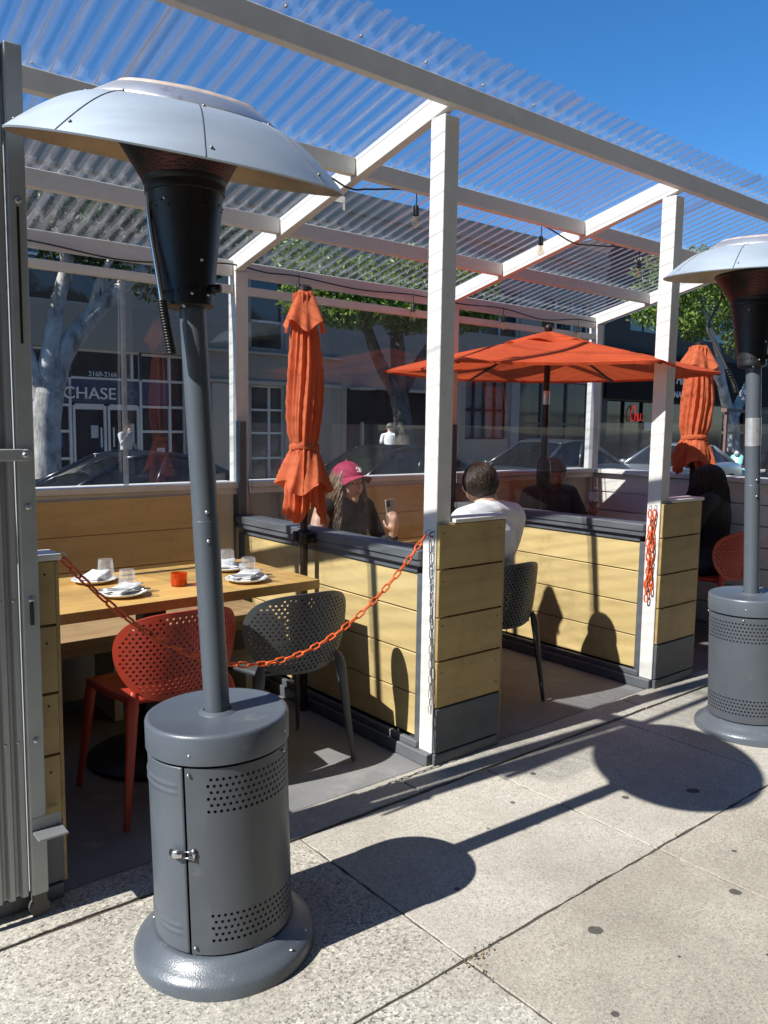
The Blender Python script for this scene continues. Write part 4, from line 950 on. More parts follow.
def hand(limbs, wrist, direc, palm_n, lab='skin', curl=.5, thumb=1, s=1.0):
    """palm, five unequal bent fingers and a thumb leaving the side of the palm"""
    w = V(wrist); d = V(direc).normalized(); nrm = V(palm_n).normalized(); side = d.cross(nrm).normalized(); nrm = side.cross(d)
    limbs.append((lab, [w, w+d*.045*s, w+d*.085*s], [.024*s, .032*s, .030*s], (1, 1)))
    for k, (off, L) in enumerate(((-.030, .070), (-.010, .080), (.010, .074), (.029, .058))):
        p = w+d*.082*s+side*off*s; pts = [p]; ang = 0
        for q, l in enumerate((.42, .32, .26)):
            ang += curl*(.6 if q == 0 else .8); dd = d*math.cos(ang)+nrm*math.sin(ang); p = p+dd*L*l*s; pts.append(p)
        limbs.append((lab, pts, [.0095*s, .009*s, .0085*s, .0075*s], (1, 1)))
    p = w+d*.025*s+side*(-.026*thumb)*s; p2 = p+(d*.55-side*thumb*.75+nrm*.35).normalized()*.036*s; p3 = p2+(d*.9-side*thumb*.15+nrm*.5).normalized()*.034*s
    limbs.append((lab, [p, p2, p3], [.0135*s, .0115*s, .0095*s], (1, 1)))
def seated(top, legs, lean=0.0, skin='skin', r=1.0, headx=0.0, sw=.165, dz=0.0):
    """trunk, legs and head of a seated figure facing +y; origin on the floor under the hips"""
    L = []
    y = lambda z: lean*(z-.5)
    L.append((legs, [(0, .02, .515), (0, y(.6), .60)], [.135*r, .130*r], (1.22, .92)))
    L.append((top, [(0, y(.58), .58), (0, y(.70)-.01, .70), (0, y(.84), .84), (0, y(.93), .925), (0, y(.97), .965)], [.128*r, .125*r, .135*r, .118*r, .085*r], (1.28, .86)))
    L.append((top, [(-sw*r, y(.94), .935+dz), (0, y(.97), .955+dz), (sw*r, y(.94), .935+dz)], [.062*r, .072*r, .062*r], (1, 1)))
    L.append((skin, [(0, y(.97)+.005, .96), (headx*.6, y(1.06)+.02, 1.05)], [.058, .052], (1, 1)))
    for s in (-1, 1):
        L.append((legs, arc((s*.10, .03, .50), (s*.115, .24, .515), (s*.12, .44, .50)), lerpr([.088, .078, .062], 5), (1, 1)))
        L.append((legs, arc((s*.12, .44, .49), (s*.12, .455, .30), (s*.12, .41, .09)), lerpr([.060, .055, .040], 5), (1, 1)))
        L.append(('shoe', [(s*.12, .39, .045), (s*.125, .47, .04), (s*.13, .56, .032)], [.042, .043, .030], (1, 1)))
    return L
def head(L, c, yaw=0.0, nod=0.0, skin='skin', s=1.0):
    """skull, jaw, nose, brow, ears, lips as one surface; returns the head frame"""
    M_ = Matrix.Rotation(yaw, 3, 'Z') @ Matrix.Rotation(nod, 3, 'X'); c = V(c); P = lambda x, y, z: c+M_ @ V((x*s, y*s, z*s))
    L.append((skin, [P(0, -.018, .035), P(0, .012, .030)], [.079*s, .074*s], (1, 1)))
    L.append((skin, [P(0, .02, .0), P(0, .035, -.055), P(0, .048, -.085)], [.070*s, .054*s, .030*s], (1, 1)))
    L.append((skin, [P(-.032, .045, -.03), P(-.03, .05, -.01)], [.035*s, .035*s], (1, 1))); L.append((skin, [P(.032, .045, -.03), P(.03, .05, -.01)], [.035*s, .035*s], (1, 1)))
    L.append((skin, [P(0, .086, .012), P(0, .100, -.018), P(0, .098, -.030)], [.010*s, .0125*s, .014*s], (1, 1)))
    L.append((skin, [P(-.035, .073, .026), P(.0, .083, .028), P(.035, .073, .026)], [.012*s]*3, (1, 1)))
    L.append(('lip', [P(-.018, .080, -.053), P(0, .088, -.052), P(.018, .080, -.053)], [.007*s, .009*s, .007*s], (1, 1)))
    for q in (-1, 1): L.append((skin, [P(q*.077, -.005, .018), P(q*.083, -.010, .0), P(q*.077, -.002, -.018)], [.012*s, .013*s, .010*s], (1, 1)))
    return P, M_
def eyes(t, P, s=1.0):
    for q in (-1, 1):
        m = MB(); m.ball(P(q*.031, .0735, .006), .0105*s, 10); m.build('eye', EYE, t, smooth=True)
def strands(m, roots, w0, w1, seg=5):
    for pts, w in roots:
        n = len(pts); m.tube(pts, [w0*w+(w1-w0)*w*i/(n-1) for i in range(n)], seg)
def short_hair(t, P, material, s=1.0, n=1500, seed=1, front=.03, name='hair', length=.03, low=-.045):
    """scalp shell plus many short locks following the growth round the crown"""
    rnd = random.Random(seed); m = MB()
    def sc(th, ph, k=1.0):
        x = .0835*math.sin(th)*math.cos(ph)*k; y = -.004+.096*math.sin(th)*math.sin(ph)*k; z = .030+.088*math.cos(th)*k; return x, y, z
    def shell(u, v):
        ph = 2*PI*u; lim = 1.15+(.75 if low < 0 else .55+low)*(.5-.5*math.sin(ph))**.8; th = .01+(lim-.01)*v; k = 1.0+.03*math.sin(5*ph+7*th)*math.sin(3*th); return P(*sc(th, ph, k))
    m.grid(shell, 48, 20); roots = []
    for i in range(n):
        ph = rnd.uniform(0, 2*PI); lim = 1.15+(.80 if low < 0 else .58+low)*(.5-.5*math.sin(ph))**.8; th = lim*math.sqrt(rnd.random())
        tw = .5+rnd.uniform(-.3, .3); pts = []
        for q in range(4):
            f = q/3; pts.append(P(*sc(min(th+f*length*11, lim+.1), ph+f*tw*length*12, 1.02+.07*f*(1-f)*3+rnd.uniform(0, .02))))
        roots.append((pts, rnd.uniform(.7, 1.2)))
    strands(m, roots, .0042*s, .0012*s, 4); return m.build(name, material, t, smooth=True)
def long_hair(t, P, material, s=1.0, n=260, seed=2, length=.36, wave=.016, name='hair', face_gap=.9, spread=.06, w=1.0):
    rnd = random.Random(seed); m = MB(); roots = []
    def sc(th, ph, k=1.0): return (.085*math.sin(th)*math.cos(ph)*k, -.004+.099*math.sin(th)*math.sin(ph)*k, .03+.092*math.cos(th)*k)
    m.grid(lambda u, v: P(*sc(.02+1.55*v*(.75 if abs(((u+.25) % 1)-.5) < .14 else 1), 2*PI*u)), 40, 14)
    for i in range(n):
        ph = rnd.uniform(PI/2+face_gap, PI/2-face_gap+2*PI); th = 1.1+.45*rnd.random(); L_ = length*rnd.uniform(.75, 1.08); a = rnd.uniform(0, 6.28); pts = []
        top = sc(.25+.3*rnd.random(), ph, 1.03); pts.append(P(*top)); x, y, z = sc(th, ph, 1.06+.06*rnd.random()); pts.append(P(*[(u+v)/2*1.06 for u, v in zip(top, (x, y, z))])); pts.append(P(x, y, z))
        base = P(x, y, z); out = (base-P(0, 0, z)); out.z = 0; out.normalize()
        K = 7
        for q in range(1, K+1):
            f = q/K; wv = wave*math.sin(f*9+a)*min(1, f*2); tang = V((-out.y, out.x, 0))
            pts.append(base+V((0, 0, -L_*f))+out*(spread*f*(1-.35*f)+wv)+tang*wave*.7*math.cos(f*8+a)+V((0, 0, 0)))
        roots.append((spline(pts, 3), rnd.uniform(.7, 1.3)))
    strands(m, roots, .0095*s*w, .003*s*w, 5); return m.build(name, material, t, smooth=True)

# man in the white T-shirt, back to us, sitting on the charcoal chair
t = thing('person', 'person with short dark hair in a white shirt, seated with back to the camera', 'person', (.70, .44, 0), (0, 0, .12))
L = seated('shirt', 'jeans', lean=-.12, r=1.12, sw=.178, dz=.03)
L.append(('shirt', [(0, .0, .60), (0, -.03, .74), (0, -.05, .88)], [.140, .145, .135], (1.28, .86)))
P, M_ = head(L, (-.005, .00, 1.115), yaw=-.80, nod=-.12)
L.append(('skin', [(0, -.055, .96), (-.004, -.035, 1.05)], [.062, .058], (1, 1)))
for s in (-1, 1):
    L.append(('shirt', arc((s*.205, -.055, .955), (s*.245, -.01, .85), (s*.262, .03, .76)), lerpr([.070, .066, .062], 5), (1, 1)))
    L.append(('skin', [(s*.262, .03, .77), (s*.268, .07, .70), (s*.19, .20, .735), (s*.12, .33, .765)], [.045, .042, .036, .026], (1, 1)))
    hand(L, (s*.12, .33, .767), (-s*.35, .9, .0), (0, 0, -1), curl=.35, thumb=s)
# folds of the T-shirt across the back
for k in range(7): L.append(('shirt', [(-.12+.03*k*.3, -.135+.012*k, .60+.045*k), (.0, -.15+.012*k, .585+.05*k), (.13, -.125+.010*k, .61+.047*k)], [.006, .010, .005], (1, 1)))
body('body', t, L, {'shirt': TEE, 'jeans': JEANS, 'skin': SKIN, 'shoe': SHOE, 'lip': LIP}, .008, 3); eyes(t, P)
short_hair(t, P, H_BROWN, n=4200, seed=4, low=.80, length=.042)

# woman in the pink cap, on the bench, looking at the phone she holds up
t = thing('person', 'woman with long wavy hair in a pink cap and black top, holding up a phone', 'person', (.56, 1.43, 0), (0, 0, PI-.02))
L = seated('top', 'jeans', lean=.10, r=.90)
P, M_ = head(L, (-.01, .055, 1.072), yaw=.12, nod=.07, s=.97)
for s in (-1, 1):
    L.append(('skin' if s > 0 else 'top', arc((s*.158, .04, .925), (s*.20, .06, .83), (s*.225, .10, .72)), lerpr([.050, .046, .042], 5), (1, 1)))
# her left hand holds the phone up; right arm rests on the table
L.append(('top', [(-.225, .10, .72), (-.20, .22, .745), (-.175, .27, .775)], [.044, .038, .034], (1, 1)))
L.append(('skin', [(-.175, .27, .775), (-.165, .288, .805)], [.026, .023], (1, 1)))
hand(L, (-.165, .288, .805), (.03, .10, 1), (.10, -1, .1), curl=.62, thumb=-1, s=.92)
L.append(('skin', [(.225, .10, .72), (.20, .24, .755), (.12, .36, .765)], [.040, .033, .024], (1, 1)))
hand(L, (.12, .36, .765), (-.7, .6, 0), (0, 0, -1), curl=.3, thumb=1, s=.92)
body('body', t, L, {'top': DARKC, 'jeans': JEANS, 'skin': SKIN, 'shoe': SHOE, 'lip': LIP}, .008, 3); eyes(t, P, .97)
long_hair(t, P, H_LONG, w=.62, n=620, seed=5, length=.33, wave=.02, face_gap=1.12, spread=.055)
CAP = mat('raspberry_cap', (.33, .02, .065), .8, var=.08, vs=20, bump=.2, bs=300)
m = MB()
m.grid(lambda u, v: P(*(lambda th, ph: (.094*math.sin(th)*math.cos(ph), -.004+.108*math.sin(th)*math.sin(ph), .036+.102*math.cos(th)*(1+.03*math.cos(6*ph)*.2)))(.01+1.50*v, 2*PI*u)), 48, 16)
def brim(u, v):
    a = (u-.5)*2.5; r0 = 1.0; x = .094*math.sin(a); y = -.004+.108*math.cos(a); k = v*.062*math.cos(a*.62)
    return P(x*(1+v*.12), y+k, .052-.006*v-.030*(u-.5)**2*4*(.6+v))
m.grid(brim, 24, 8); m.ball(P(0, -.004, .14), .008, 8); cap = m.build('cap', CAP, t, smooth=True, solid=.003)
Rm = (t.matrix_basis.to_3x3() @ M_).to_4x4()
cx = P(0, .102, .088); fwd = (M_ @ V((0, .86, .5))).normalized(); rt = (M_ @ V((-1, 0, 0))).normalized(); upv = fwd.cross(rt).normalized()
mm = Matrix((rt, upv, fwd)).transposed().to_4x4(); mm.translation = cx
WT = mat('white_thread', (.75, .74, .72), .8)
letters('S', .052, mm @ Matrix.Translation((-.006, -.018, .0)), WT, 'cap_emblem', cap, .003, 'CENTER'); letters('F', .046, mm @ Matrix.Translation((.007, -.022, .002)), WT, 'cap_emblem', cap, .003, 'CENTER')
wm = Matrix.Translation((.56, 1.43, 0)) @ Matrix.Rotation(PI-.02, 4, 'Z')
pp = wm @ V((-.160, .268, .925)); ph = thing('smartphone', 'smartphone with pale gold back held up by the woman in the cap', 'phone', pp, (.10, .05, PI+.12))
m = MB(); m.box((-.036, -.004, -.072), (.036, .004, .072)); pb = m.build('shell', mat('gold_phone', (.50, .43, .34), .3, .5, var=.05), ph, bevel=.003)
m = MB(); m.box((-.032, -.0052, -.068), (.032, -.0042, .068)); m.build('screen', mat('phone_glass', (.01, .01, .012), .08), ph)
m = MB(); m.box((.004, .0042, .030), (.032, .0058, .066)); 
for x, z in ((.012, .056), (.012, .040), (.025, .048)): m.tube([(x, .0059, z), (x, .0075, z)], .006, 12)
m.build('camera_bump', mat('lens_black', (.02, .02, .02), .15), ph)

# bearded man on the far bench with a wine glass
t = thing('person', 'bearded person in a dark jacket seated behind the umbrella pole, holding a glass', 'person', (2.42, 1.42, 0), (0, 0, PI-.25))
L = seated('jacket', 'jeans', lean=.10, r=1.05, skin='skin')
P, M_ = head(L, (.0, .07, 1.08), yaw=-.45, nod=-.30)
for s in (-1, 1):
    L.append(('jacket', arc((s*.185, .04, .925), (s*.23, .07, .82), (s*.25, .12, .72)), lerpr([.062, .058, .052], 5), (1, 1)))
    e = (-.16, .30, .80) if s < 0 else (.10, .36, .77)
    L.append(('jacket', [(s*.25, .12, .72), (s*.22, .22, .75), e], [.052, .045, .036], (1, 1)))
    hand(L, e, (.3, .8, .5) if s < 0 else (-.6, .8, 0), (.6, -.3, .2) if s < 0 else (0, 0, -1), curl=.6, thumb=s)
body('body', t, L, {'jacket': NAVY, 'jeans': JEANS, 'skin': SKIN_T, 'shoe': SHOE, 'lip': LIP}, .009, 3); eyes(t, P)
short_hair(t, P, H_GREY, n=900, seed=8)
m = MB(); rnd = random.Random(9); R_ = []
for i in range(420):
    a = rnd.uniform(-1.35, 1.35); z = rnd.uniform(-.085, -.035) if abs(a) > .35 else rnd.uniform(-.09, -.062); p = P(.062*math.sin(a), .028+.055*math.cos(a), z); q = P(.066*math.sin(a), .032+.064*math.cos(a), z-.03); R_.append(([p, p.lerp(q, .6)+V((rnd.uniform(-.004, .004), 0, 0)), q], 1))
strands(m, R_, .005, .0015, 4); m.build('beard', H_GREY, t, smooth=True)
wm = Matrix.Translation((2.42, 1.42, 0)) @ Matrix.Rotation(PI-.25, 4, 'Z'); q = wm @ V((-.105, .395, .79))
w = thing('wine_glass', 'wine glass held by the bearded person', 'glass', q)
m = MB(); m.lathe([(.032, 0), (.032, .002), (.006, .005), (.0035, .012), (.0035, .075), (.010, .085), (.030, .105), (.036, .13), (.033, .165), (.029, .185), (.028, .185), (.032, .165), (.0345, .13), (.028, .107), (.005, .088)], seg=24); m.build('glass_body', GLASS, w, smooth=True)
m = MB(); m.lathe([(0, .09), (.012, .09), (.028, .108), (.0335, .125), (0, .125)], seg=24); m.build('wine', mat('red_wine', (.10, .01, .02), .1), w, smooth=True)

# person in black with long dark hair on the far red chair
t = thing('person', 'person in black with long dark hair seated on the far red chair', 'person', (2.96, .44, 0), (0, 0, .2))
L = seated('top', 'jeans', lean=-.05, r=.98)
P, M_ = head(L, (.0, .03, 1.055), yaw=.35, nod=-.25)
for s in (-1, 1):
    L.append(('top', arc((s*.175, -.01, .93), (s*.22, .02, .82), (s*.24, .06, .72)), lerpr([.062, .056, .05], 5), (1, 1)))
    L.append(('top', [(s*.24, .06, .72), (s*.19, .2, .745), (s*.10, .33, .77)], [.05, .042, .032], (1, 1)))
    hand(L, (s*.10, .33, .77), (-s*.5, .85, 0), (0, 0, -1), curl=.35, thumb=s)
body('body', t, L, {'top': DARKC, 'jeans': JEANS, 'skin': SKIN, 'shoe': SHOE, 'lip': LIP}, .009, 3); eyes(t, P)
long_hair(t, P, H_BLACK, w=.7, n=700, seed=12, length=.22, wave=.010, face_gap=.6, spread=.06)

# two people on the far pavement
def walker(label, loc, rz, mats, hat=None, arm=None, hair=H_BROWN):
    t = thing('person', label, 'person', loc, (0, 0, rz)); L = []
    L.append(('legs', [(0, 0, .92), (0, 0, 1.0)], [.13, .125], (1.2, .9)))
    L.append(('top', [(0, 0, .98), (0, 0, 1.12), (0, .01, 1.30), (0, 0, 1.40), (0, 0, 1.44)], [.125, .122, .138, .11, .075], (1.28, .86)))
    L.append(('top', [(-.165, 0, 1.39), (0, 0, 1.41), (.165, 0, 1.39)], [.06, .066, .06], (1, 1)))
    L.append(('skin', [(0, 0, 1.42), (0, .015, 1.52)], [.056, .052], (1, 1)))
    P, M_ = head(L, (0, .025, 1.60), nod=-.1)
    for s in (-1, 1):
        st = .16*s
        L.append(('legs', arc((s*.09, 0, .92), (s*.095, .05+st*.5, .50), (s*.095, st, .10)), lerpr([.088, .062, .045], 5), (1, 1)))
        L.append(('shoe', [(s*.095, st-.03, .045), (s*.1, st+.13, .035)], [.042, .033], (1, 1)))
        if arm == s:
            L.append(('top', [(s*.19, 0, 1.38), (s*.25, .08, 1.18), (s*.16, .17, 1.36)], [.06, .05, .036], (1, 1))); hand(L, (s*.15, .17, 1.40), (-s*.3, -.1, 1), (-s, 0, 0), curl=.4, thumb=s)
        else:
            L.append(('top', [(s*.19, 0, 1.38), (s*.23, -.02, 1.22)], [.06, .055], (1, 1))); L.append(('skin', [(s*.23, -.02, 1.22), (s*.25, .0-st*.4, 1.10), (s*.24, .06-st, .90)], [.042, .04, .027], (1, 1))); hand(L, (s*.24, .06-st, .89), (0, .1, -1), (-s, 0, 0), curl=.35, thumb=s)
    body('body', t, L, mats, .012, 2); eyes(t, P)
    if hat:
        m = MB(); m.grid(lambda u, v: P(*(lambda th, ph: (.092*math.sin(th)*math.cos(ph), -.004+.105*math.sin(th)*math.sin(ph), .038+.10*math.cos(th)))(.01+1.5*v, 2*PI*u)), 32, 10)
        m.grid(lambda u, v: P(.094*math.sin((u-.5)*2.3)*(1+v*.1), -.004+.106*math.cos((u-.5)*2.3)+.07*v, .04-.01*v), 16, 4); m.build('cap', hat, t, smooth=True, solid=.003)
    short_hair(t, P, hair, n=500, seed=3); return t
walker('person in a white T-shirt and cap walking on the far pavement', (12.55, 15.4, -.27), PI/2-2.2, {'top': TEE, 'legs': JEANS, 'skin': SKIN, 'shoe': SHOE, 'lip': LIP}, hat=mat('olive_cap', (.16, .16, .13), .8))
walker('bearded person in a grey shirt on the phone by the bank doors', (4.78, 15.3, -.27), PI+.5, {'top': GREYSH, 'legs': JEANS, 'skin': SKIN, 'shoe': SHOE, 'lip': LIP}, arm=1)
# ------------------------------------------------------------------ trees across the street
def barkmat(name, a, b_):
    m, nt, b, out = newmat(name); co = coords(nt, (1, 1, .5))
    n = node(nt, 'ShaderNodeTexNoise', Scale=3.5, Detail=9, Roughness=.68); nt.links.new(co, n.inputs['Vector'])
    v = node(nt, 'ShaderNodeTexVoronoi', Scale=7); nt.links.new(co, v.inputs['Vector'])
    r = ramp(nt, [(.36, [x*.35 for x in a]), (.48, a), (.7, b_)], n.outputs[0]); nt.links.new(r.outputs[0], b.inputs['Base Color']); b.inputs['Roughness'].default_value = .9
    bp = node(nt, 'ShaderNodeBump', Strength=.8, Distance=.05); nt.links.new(n.outputs[0], bp.inputs['Height']); nt.links.new(bp.outputs[0], b.inputs['Normal']); return m
BARK = barkmat('pale_ficus_bark', (.42, .40, .37), (.72, .70, .66))
BARKD = barkmat('grey_bark', (.10, .085, .07), (.24, .21, .18))
def leafmat(name, a, b_):
    m, nt, b, out = newmat(name); oi = node(nt, 'ShaderNodeNewGeometry'); 
    r = ramp(nt, [(0, a), (.6, b_), (1, [x*1.35 for x in b_])], oi.outputs['Random Per Island']); nt.links.new(r.outputs[0], b.inputs['Base Color']); b.inputs['Roughness'].default_value = .42
    t = node(nt, 'ShaderNodeBsdfTranslucent'); nt.links.new(mixc(nt, r.outputs[0], (1.0, 1.0, .35), 1.0, 'MULTIPLY'), t.inputs[0]); mx = node(nt, 'ShaderNodeMixShader'); mx.inputs[0].default_value = .35
    nt.links.new(b.outputs[0], mx.inputs[1]); nt.links.new(t.outputs[0], mx.inputs[2]); nt.links.new(mx.outputs[0], out.inputs[0]); return m
LEAF = leafmat('ficus_leaves', (.05, .10, .018), (.19, .27, .045))
LEAFD = leafmat('dark_ficus_leaves', (.015, .035, .010), (.05, .085, .02))
def foliage(clumps, n, size, seed):
    """leaf-shaped faces spread through many clumps"""
    rg = np.random.default_rng(seed); vs = []; fs = []
    W = np.array([c[3]**2 for c in clumps]); W = W/W.sum()
    ids = rg.choice(len(clumps), n, p=W)
    d = rg.normal(size=(n, 3)); d /= np.linalg.norm(d, axis=1)[:, None]; rr = (.35+.65*rg.random(n)**.6)
    C = np.array([c[:3] for c in clumps])[ids]+d*(np.array([c[3] for c in clumps])[ids]*rr)[:, None]*np.array([1, 1, .78])
    ax = rg.normal(size=(n, 3))+d*.6-np.array([0, 0, .5]); ax /= np.linalg.norm(ax, axis=1)[:, None]
    q = rg.normal(size=(n, 3))+d*.8; sd = np.cross(ax, q); sd /= np.linalg.norm(sd, axis=1)[:, None]
    s = size*(.6+.8*rg.random(n))[:, None]; nn = np.cross(sd, ax)
    A = C-ax*s*.5; B = C+sd*s*.27+nn*s*.06; D = C-sd*s*.27+nn*s*.06; E = C+ax*s*.55
    X = np.stack([A, B, E, D], 1).reshape(-1, 3); return X, n
def tree(label, loc, trunk, limbs, clumps, n, leaf, bark, size=.11, seed=1, name='tree'):
    t = thing(name, label, 'tree', loc); o = loc
    m = MB()
    for pts, rs in trunk: m.tube(spline(pts, 6), lerpr(rs, 6), 18)
    rnd = random.Random(seed)
    vs = []
    for p in m.v: k = 1+.0; vs.append(p)
    tr = m.build('trunk', bark, t, smooth=True, origin=o)
    m = MB()
    for pts, rs in limbs: m.tube(spline(pts, 6), lerpr(rs, 6), 10)
    m.build('branches', bark, t, smooth=True, origin=o)
    X, n = foliage(clumps, n, size, seed); X = X-np.array(o)
    me = bpy.data.meshes.new('crown'); me.from_pydata(X.tolist(), [], [(4*i, 4*i+1, 4*i+2, 4*i+3) for i in range(n)]); me.materials.append(leaf)
    ob = bpy.data.objects.new('crown', me); COL.objects.link(ob); ob.parent = t; return t
def cl(seed, box, n, r0, r1):
    rnd = random.Random(seed); return [(rnd.uniform(box[0], box[1]), rnd.uniform(box[2], box[3]), rnd.uniform(box[4], box[5]), rnd.uniform(r0, r1)) for _ in range(n)]
Y = 12.9-.0
tree('pale-trunked ficus street tree in front of the bank, thick forking trunk', (2.45, 13.6, -.27),
     [([(2.46, 13.6, -.3), (2.47, 13.6, .4), (2.50, 13.6, 1.3), (2.57, 13.6, 2.0)], [.42, .33, .31, .33]),
      ([(2.45, 13.6, 1.75), (2.25, 13.6, 2.5), (2.05, 13.6, 3.4)], [.25, .17, .13]), ([(2.55, 13.6, 1.9), (2.62, 13.5, 2.6), (2.78, 13.5, 3.5), (3.0, 13.4, 4.5)], [.22, .17, .14, .10]), ([(2.68, 13.6, 1.95), (2.86, 13.55, 2.6), (3.2, 13.5, 3.15), (3.75, 13.4, 3.8), (4.5, 13.3, 4.5)], [.22, .20, .19, .15, .10])],
     [([(3.0, 13.5, 4.0), (2.8, 13.2, 4.8), (2.5, 13, 5.4)], [.10, .07, .04]), ([(2.05, 13.6, 3.4), (1.6, 13.4, 4.4), (1.2, 13.2, 5.2)], [.12, .09, .05]), ([(4.5, 13.3, 4.5), (5.3, 13.1, 4.9), (6.0, 13.0, 5.2)], [.10, .07, .04]), ([(3.4, 13.5, 3.4), (3.5, 13.2, 4.1), (3.9, 12.9, 4.9)], [.09, .06, .04])],
     cl(31, (-.2, 6.2, 12.2, 14.6, 4.5, 5.6), 30, .4, .8), 15000, LEAFD, BARK, .13, 3)
tree('leafy green street tree over the concrete building, lit from the left', (10.9, 13.2, -.27),
     [([(11.3, 13.2, -.3), (11.2, 13.2, 1.2), (11.0, 13.2, 2.2)], [.30, .24, .22]), ([(11.05, 13.2, 2.0), (10.4, 13.2, 2.9), (9.9, 13.1, 3.7), (9.6, 13, 4.3)], [.17, .15, .12, .08]), ([(11.0, 13.2, 2.1), (10.95, 13.2, 3.2), (10.7, 13.1, 4.4)], [.2, .19, .14])],
     [([(9.9, 13.1, 3.7), (9.2, 12.9, 4.2), (8.6, 12.8, 4.5)], [.1, .06, .03]), ([(10.8, 13.2, 3.9), (11.6, 13, 4.6), (12.3, 12.9, 5.2)], [.12, .08, .04]), ([(11.1, 13.2, 2.2), (11.8, 13.2, 3.2), (12.6, 13.1, 4.2)], [.15, .12, .07])],
     cl(41, (8.1, 13.6, 12.1, 14.0, 4.25, 5.4), 40, .4, .7)+cl(42, (8.1, 11.0, 12.0, 13.2, 3.75, 4.6), 26, .3, .55), 30000, LEAF, BARKD, .12, 4)
tree('far street tree above the brown railing with a lit forked trunk', (26.2, 12.6, -.3),
     [([(26.9, 12.6, -.35), (26.8, 12.6, 1.0), (26.6, 12.6, 1.9)], [.34, .28, .28]), ([(26.6, 12.6, 1.8), (25.7, 12.5, 2.9), (25.1, 12.4, 4.0)], [.2, .17, .12]), ([(26.7, 12.6, 1.8), (27.5, 12.6, 2.8), (28.2, 12.5, 3.8)], [.2, .17, .12])],
     [([(25.1, 12.4, 4.0), (24.2, 12.2, 4.7), (23.4, 12.1, 5.4)], [.11, .08, .04]), ([(25.7, 12.5, 2.9), (24.6, 12.4, 3.6), (23.6, 12.3, 4.2)], [.12, .09, .05])],
     cl(51, (21.8, 29.5, 11.3, 13.8, 4.9, 7.2), 40, .6, 1.1), 15000, LEAF, BARK, .16, 5)

# ------------------------------------------------------------------ buildings across the street (facade plane y = 18)
CONCW = mat('grey_render', (.255, .23, .19), .85, var=.07, vs=.8, bump=.1, bs=20)
CONCL = mat('pale_render', (.36, .325, .27), .85, var=.06, vs=.8)
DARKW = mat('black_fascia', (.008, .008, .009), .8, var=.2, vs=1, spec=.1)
DGL = mat('dark_shop_glass', (.008, .010, .014), .10, var=.3, vs=.6, spec=.28)
DGL2 = mat('dark_window_glass', (.014, .016, .020), .06, var=.3, vs=.7, spec=.7)
MULL = mat('white_mullion', (.54, .54, .53), .5, .2, var=.05)
NAVYS = mat('navy_sign_band', (.022, .032, .075), .5, var=.08)
LETT = mat('pale_sign_letters', (.60, .61, .62), .5)
FY = 18.0
def wall_with_openings(mb, x0, x1, z0, z1, ops, y=FY, t=.35):
    """one wall cut round its openings (x0, x1, z0, z1)"""
    xs = sorted(set([x0, x1]+[q for o in ops for q in o[:2]])); zs = sorted(set([z0, z1]+[q for o in ops for q in o[2:4]]))
    for a, b in zip(xs[:-1], xs[1:]):
        run = None
        for c, d in zip(zs[:-1], zs[1:]):
            hole = any(o[0] <= (a+b)/2 <= o[1] and o[2] <= (c+d)/2 <= o[3] for o in ops)
            if hole:
                if run: mb.box((a, y, run[0]), (b, y+t, run[1])); run = None
            else: run = (run[0], d) if run else (c, d)
        if run: mb.box((a, y, run[0]), (b, y+t, run[1]))
def window(parent, o, x0, x1, z0, z1, nx, nz, glass=DGL2, bar=.06, y=FY+.16, frame=MULL, xs=None, zs=None):
    m = MB(); m.box((x0, y+.05, z0), (x1, y+.07, z1)); g = m.build('window', glass, parent, origin=o)
    m = MB(); xs = xs or [x0+(x1-x0)*i/nx for i in range(nx+1)]; zs = zs or [z0+(z1-z0)*i/nz for i in range(nz+1)]
    for x in xs: m.box((x-bar/2, y-.03, z0), (x+bar/2, y+.049, z1))
    for z in zs: m.box((x0, y-.024, z-bar/2), (x1, y+.048, z+bar/2))
    m.build('frame', frame, g, origin=o)
def building(label, x0, x1, h, ops, wallm, name='building', cat='building'):
    o = (x0, FY, -.27); t = thing(name, label, cat, o); m = MB(); wall_with_openings(m, x0, x1, -.27, h, ops)
    m.box((x0, FY+.35, -.27), (x0+.2, FY+9, h)); m.box((x1-.2, FY+.35, -.27), (x1, FY+9, h)); m.box((x0, FY+9, -.27), (x1, FY+9.2, h)); m.build('wall', wallm, t, origin=o)
    m = MB(); m.box((x0, FY+.02, h), (x1, FY+9.2, h+.2)); m.box((x0-.03, FY-.12, h-.45), (x1+.03, FY-.002, h-.05)); m.build('roof', wallm, t, origin=o)
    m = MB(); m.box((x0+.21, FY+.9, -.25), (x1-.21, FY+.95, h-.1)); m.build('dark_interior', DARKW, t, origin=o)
    return t, o
# bank
ops = [(-6.5, 7.56, -.27, 3.2), (-6, -3, 4.3, 6.4), (-2, 1.2, 4.3, 6.4), (2.2, 5.4, 4.3, 6.4), (9.55, 10.7, -.2, 2.5), (9.55, 10.7, 3.55, 5.6)]
t, o = building('bank building with white gridded dark glass front and a navy name band', -14, 12.75, 7.9, ops, CONCW, 'bank_building')
zz = [-.2, .47, 1.15, 1.80, 2.48, 3.15]
window(t, o, -6.5, 4.5, -.25, 3.2, 0, 0, DGL, .065, xs=[-6.5, -5, -3.5, -2, -.5, .8, 1.9, 2.7, 3.6, 4.5], zs=zz)
window(t, o, 4.5, 6.32, 2.48, 3.2, 0, 0, DGL, .06, xs=[4.5, 6.1, 6.32], zs=[2.48, 3.17])
window(t, o, 6.32, 7.56, -.25, 3.2, 0, 0, DGL, .065, xs=[6.32, 7.13, 7.56], zs=zz)
m = MB(); m.box((4.53, FY+.13, 1.86), (6.28, FY+.17, 2.44)); sg = m.build('sign', NAVYS, t, origin=o)
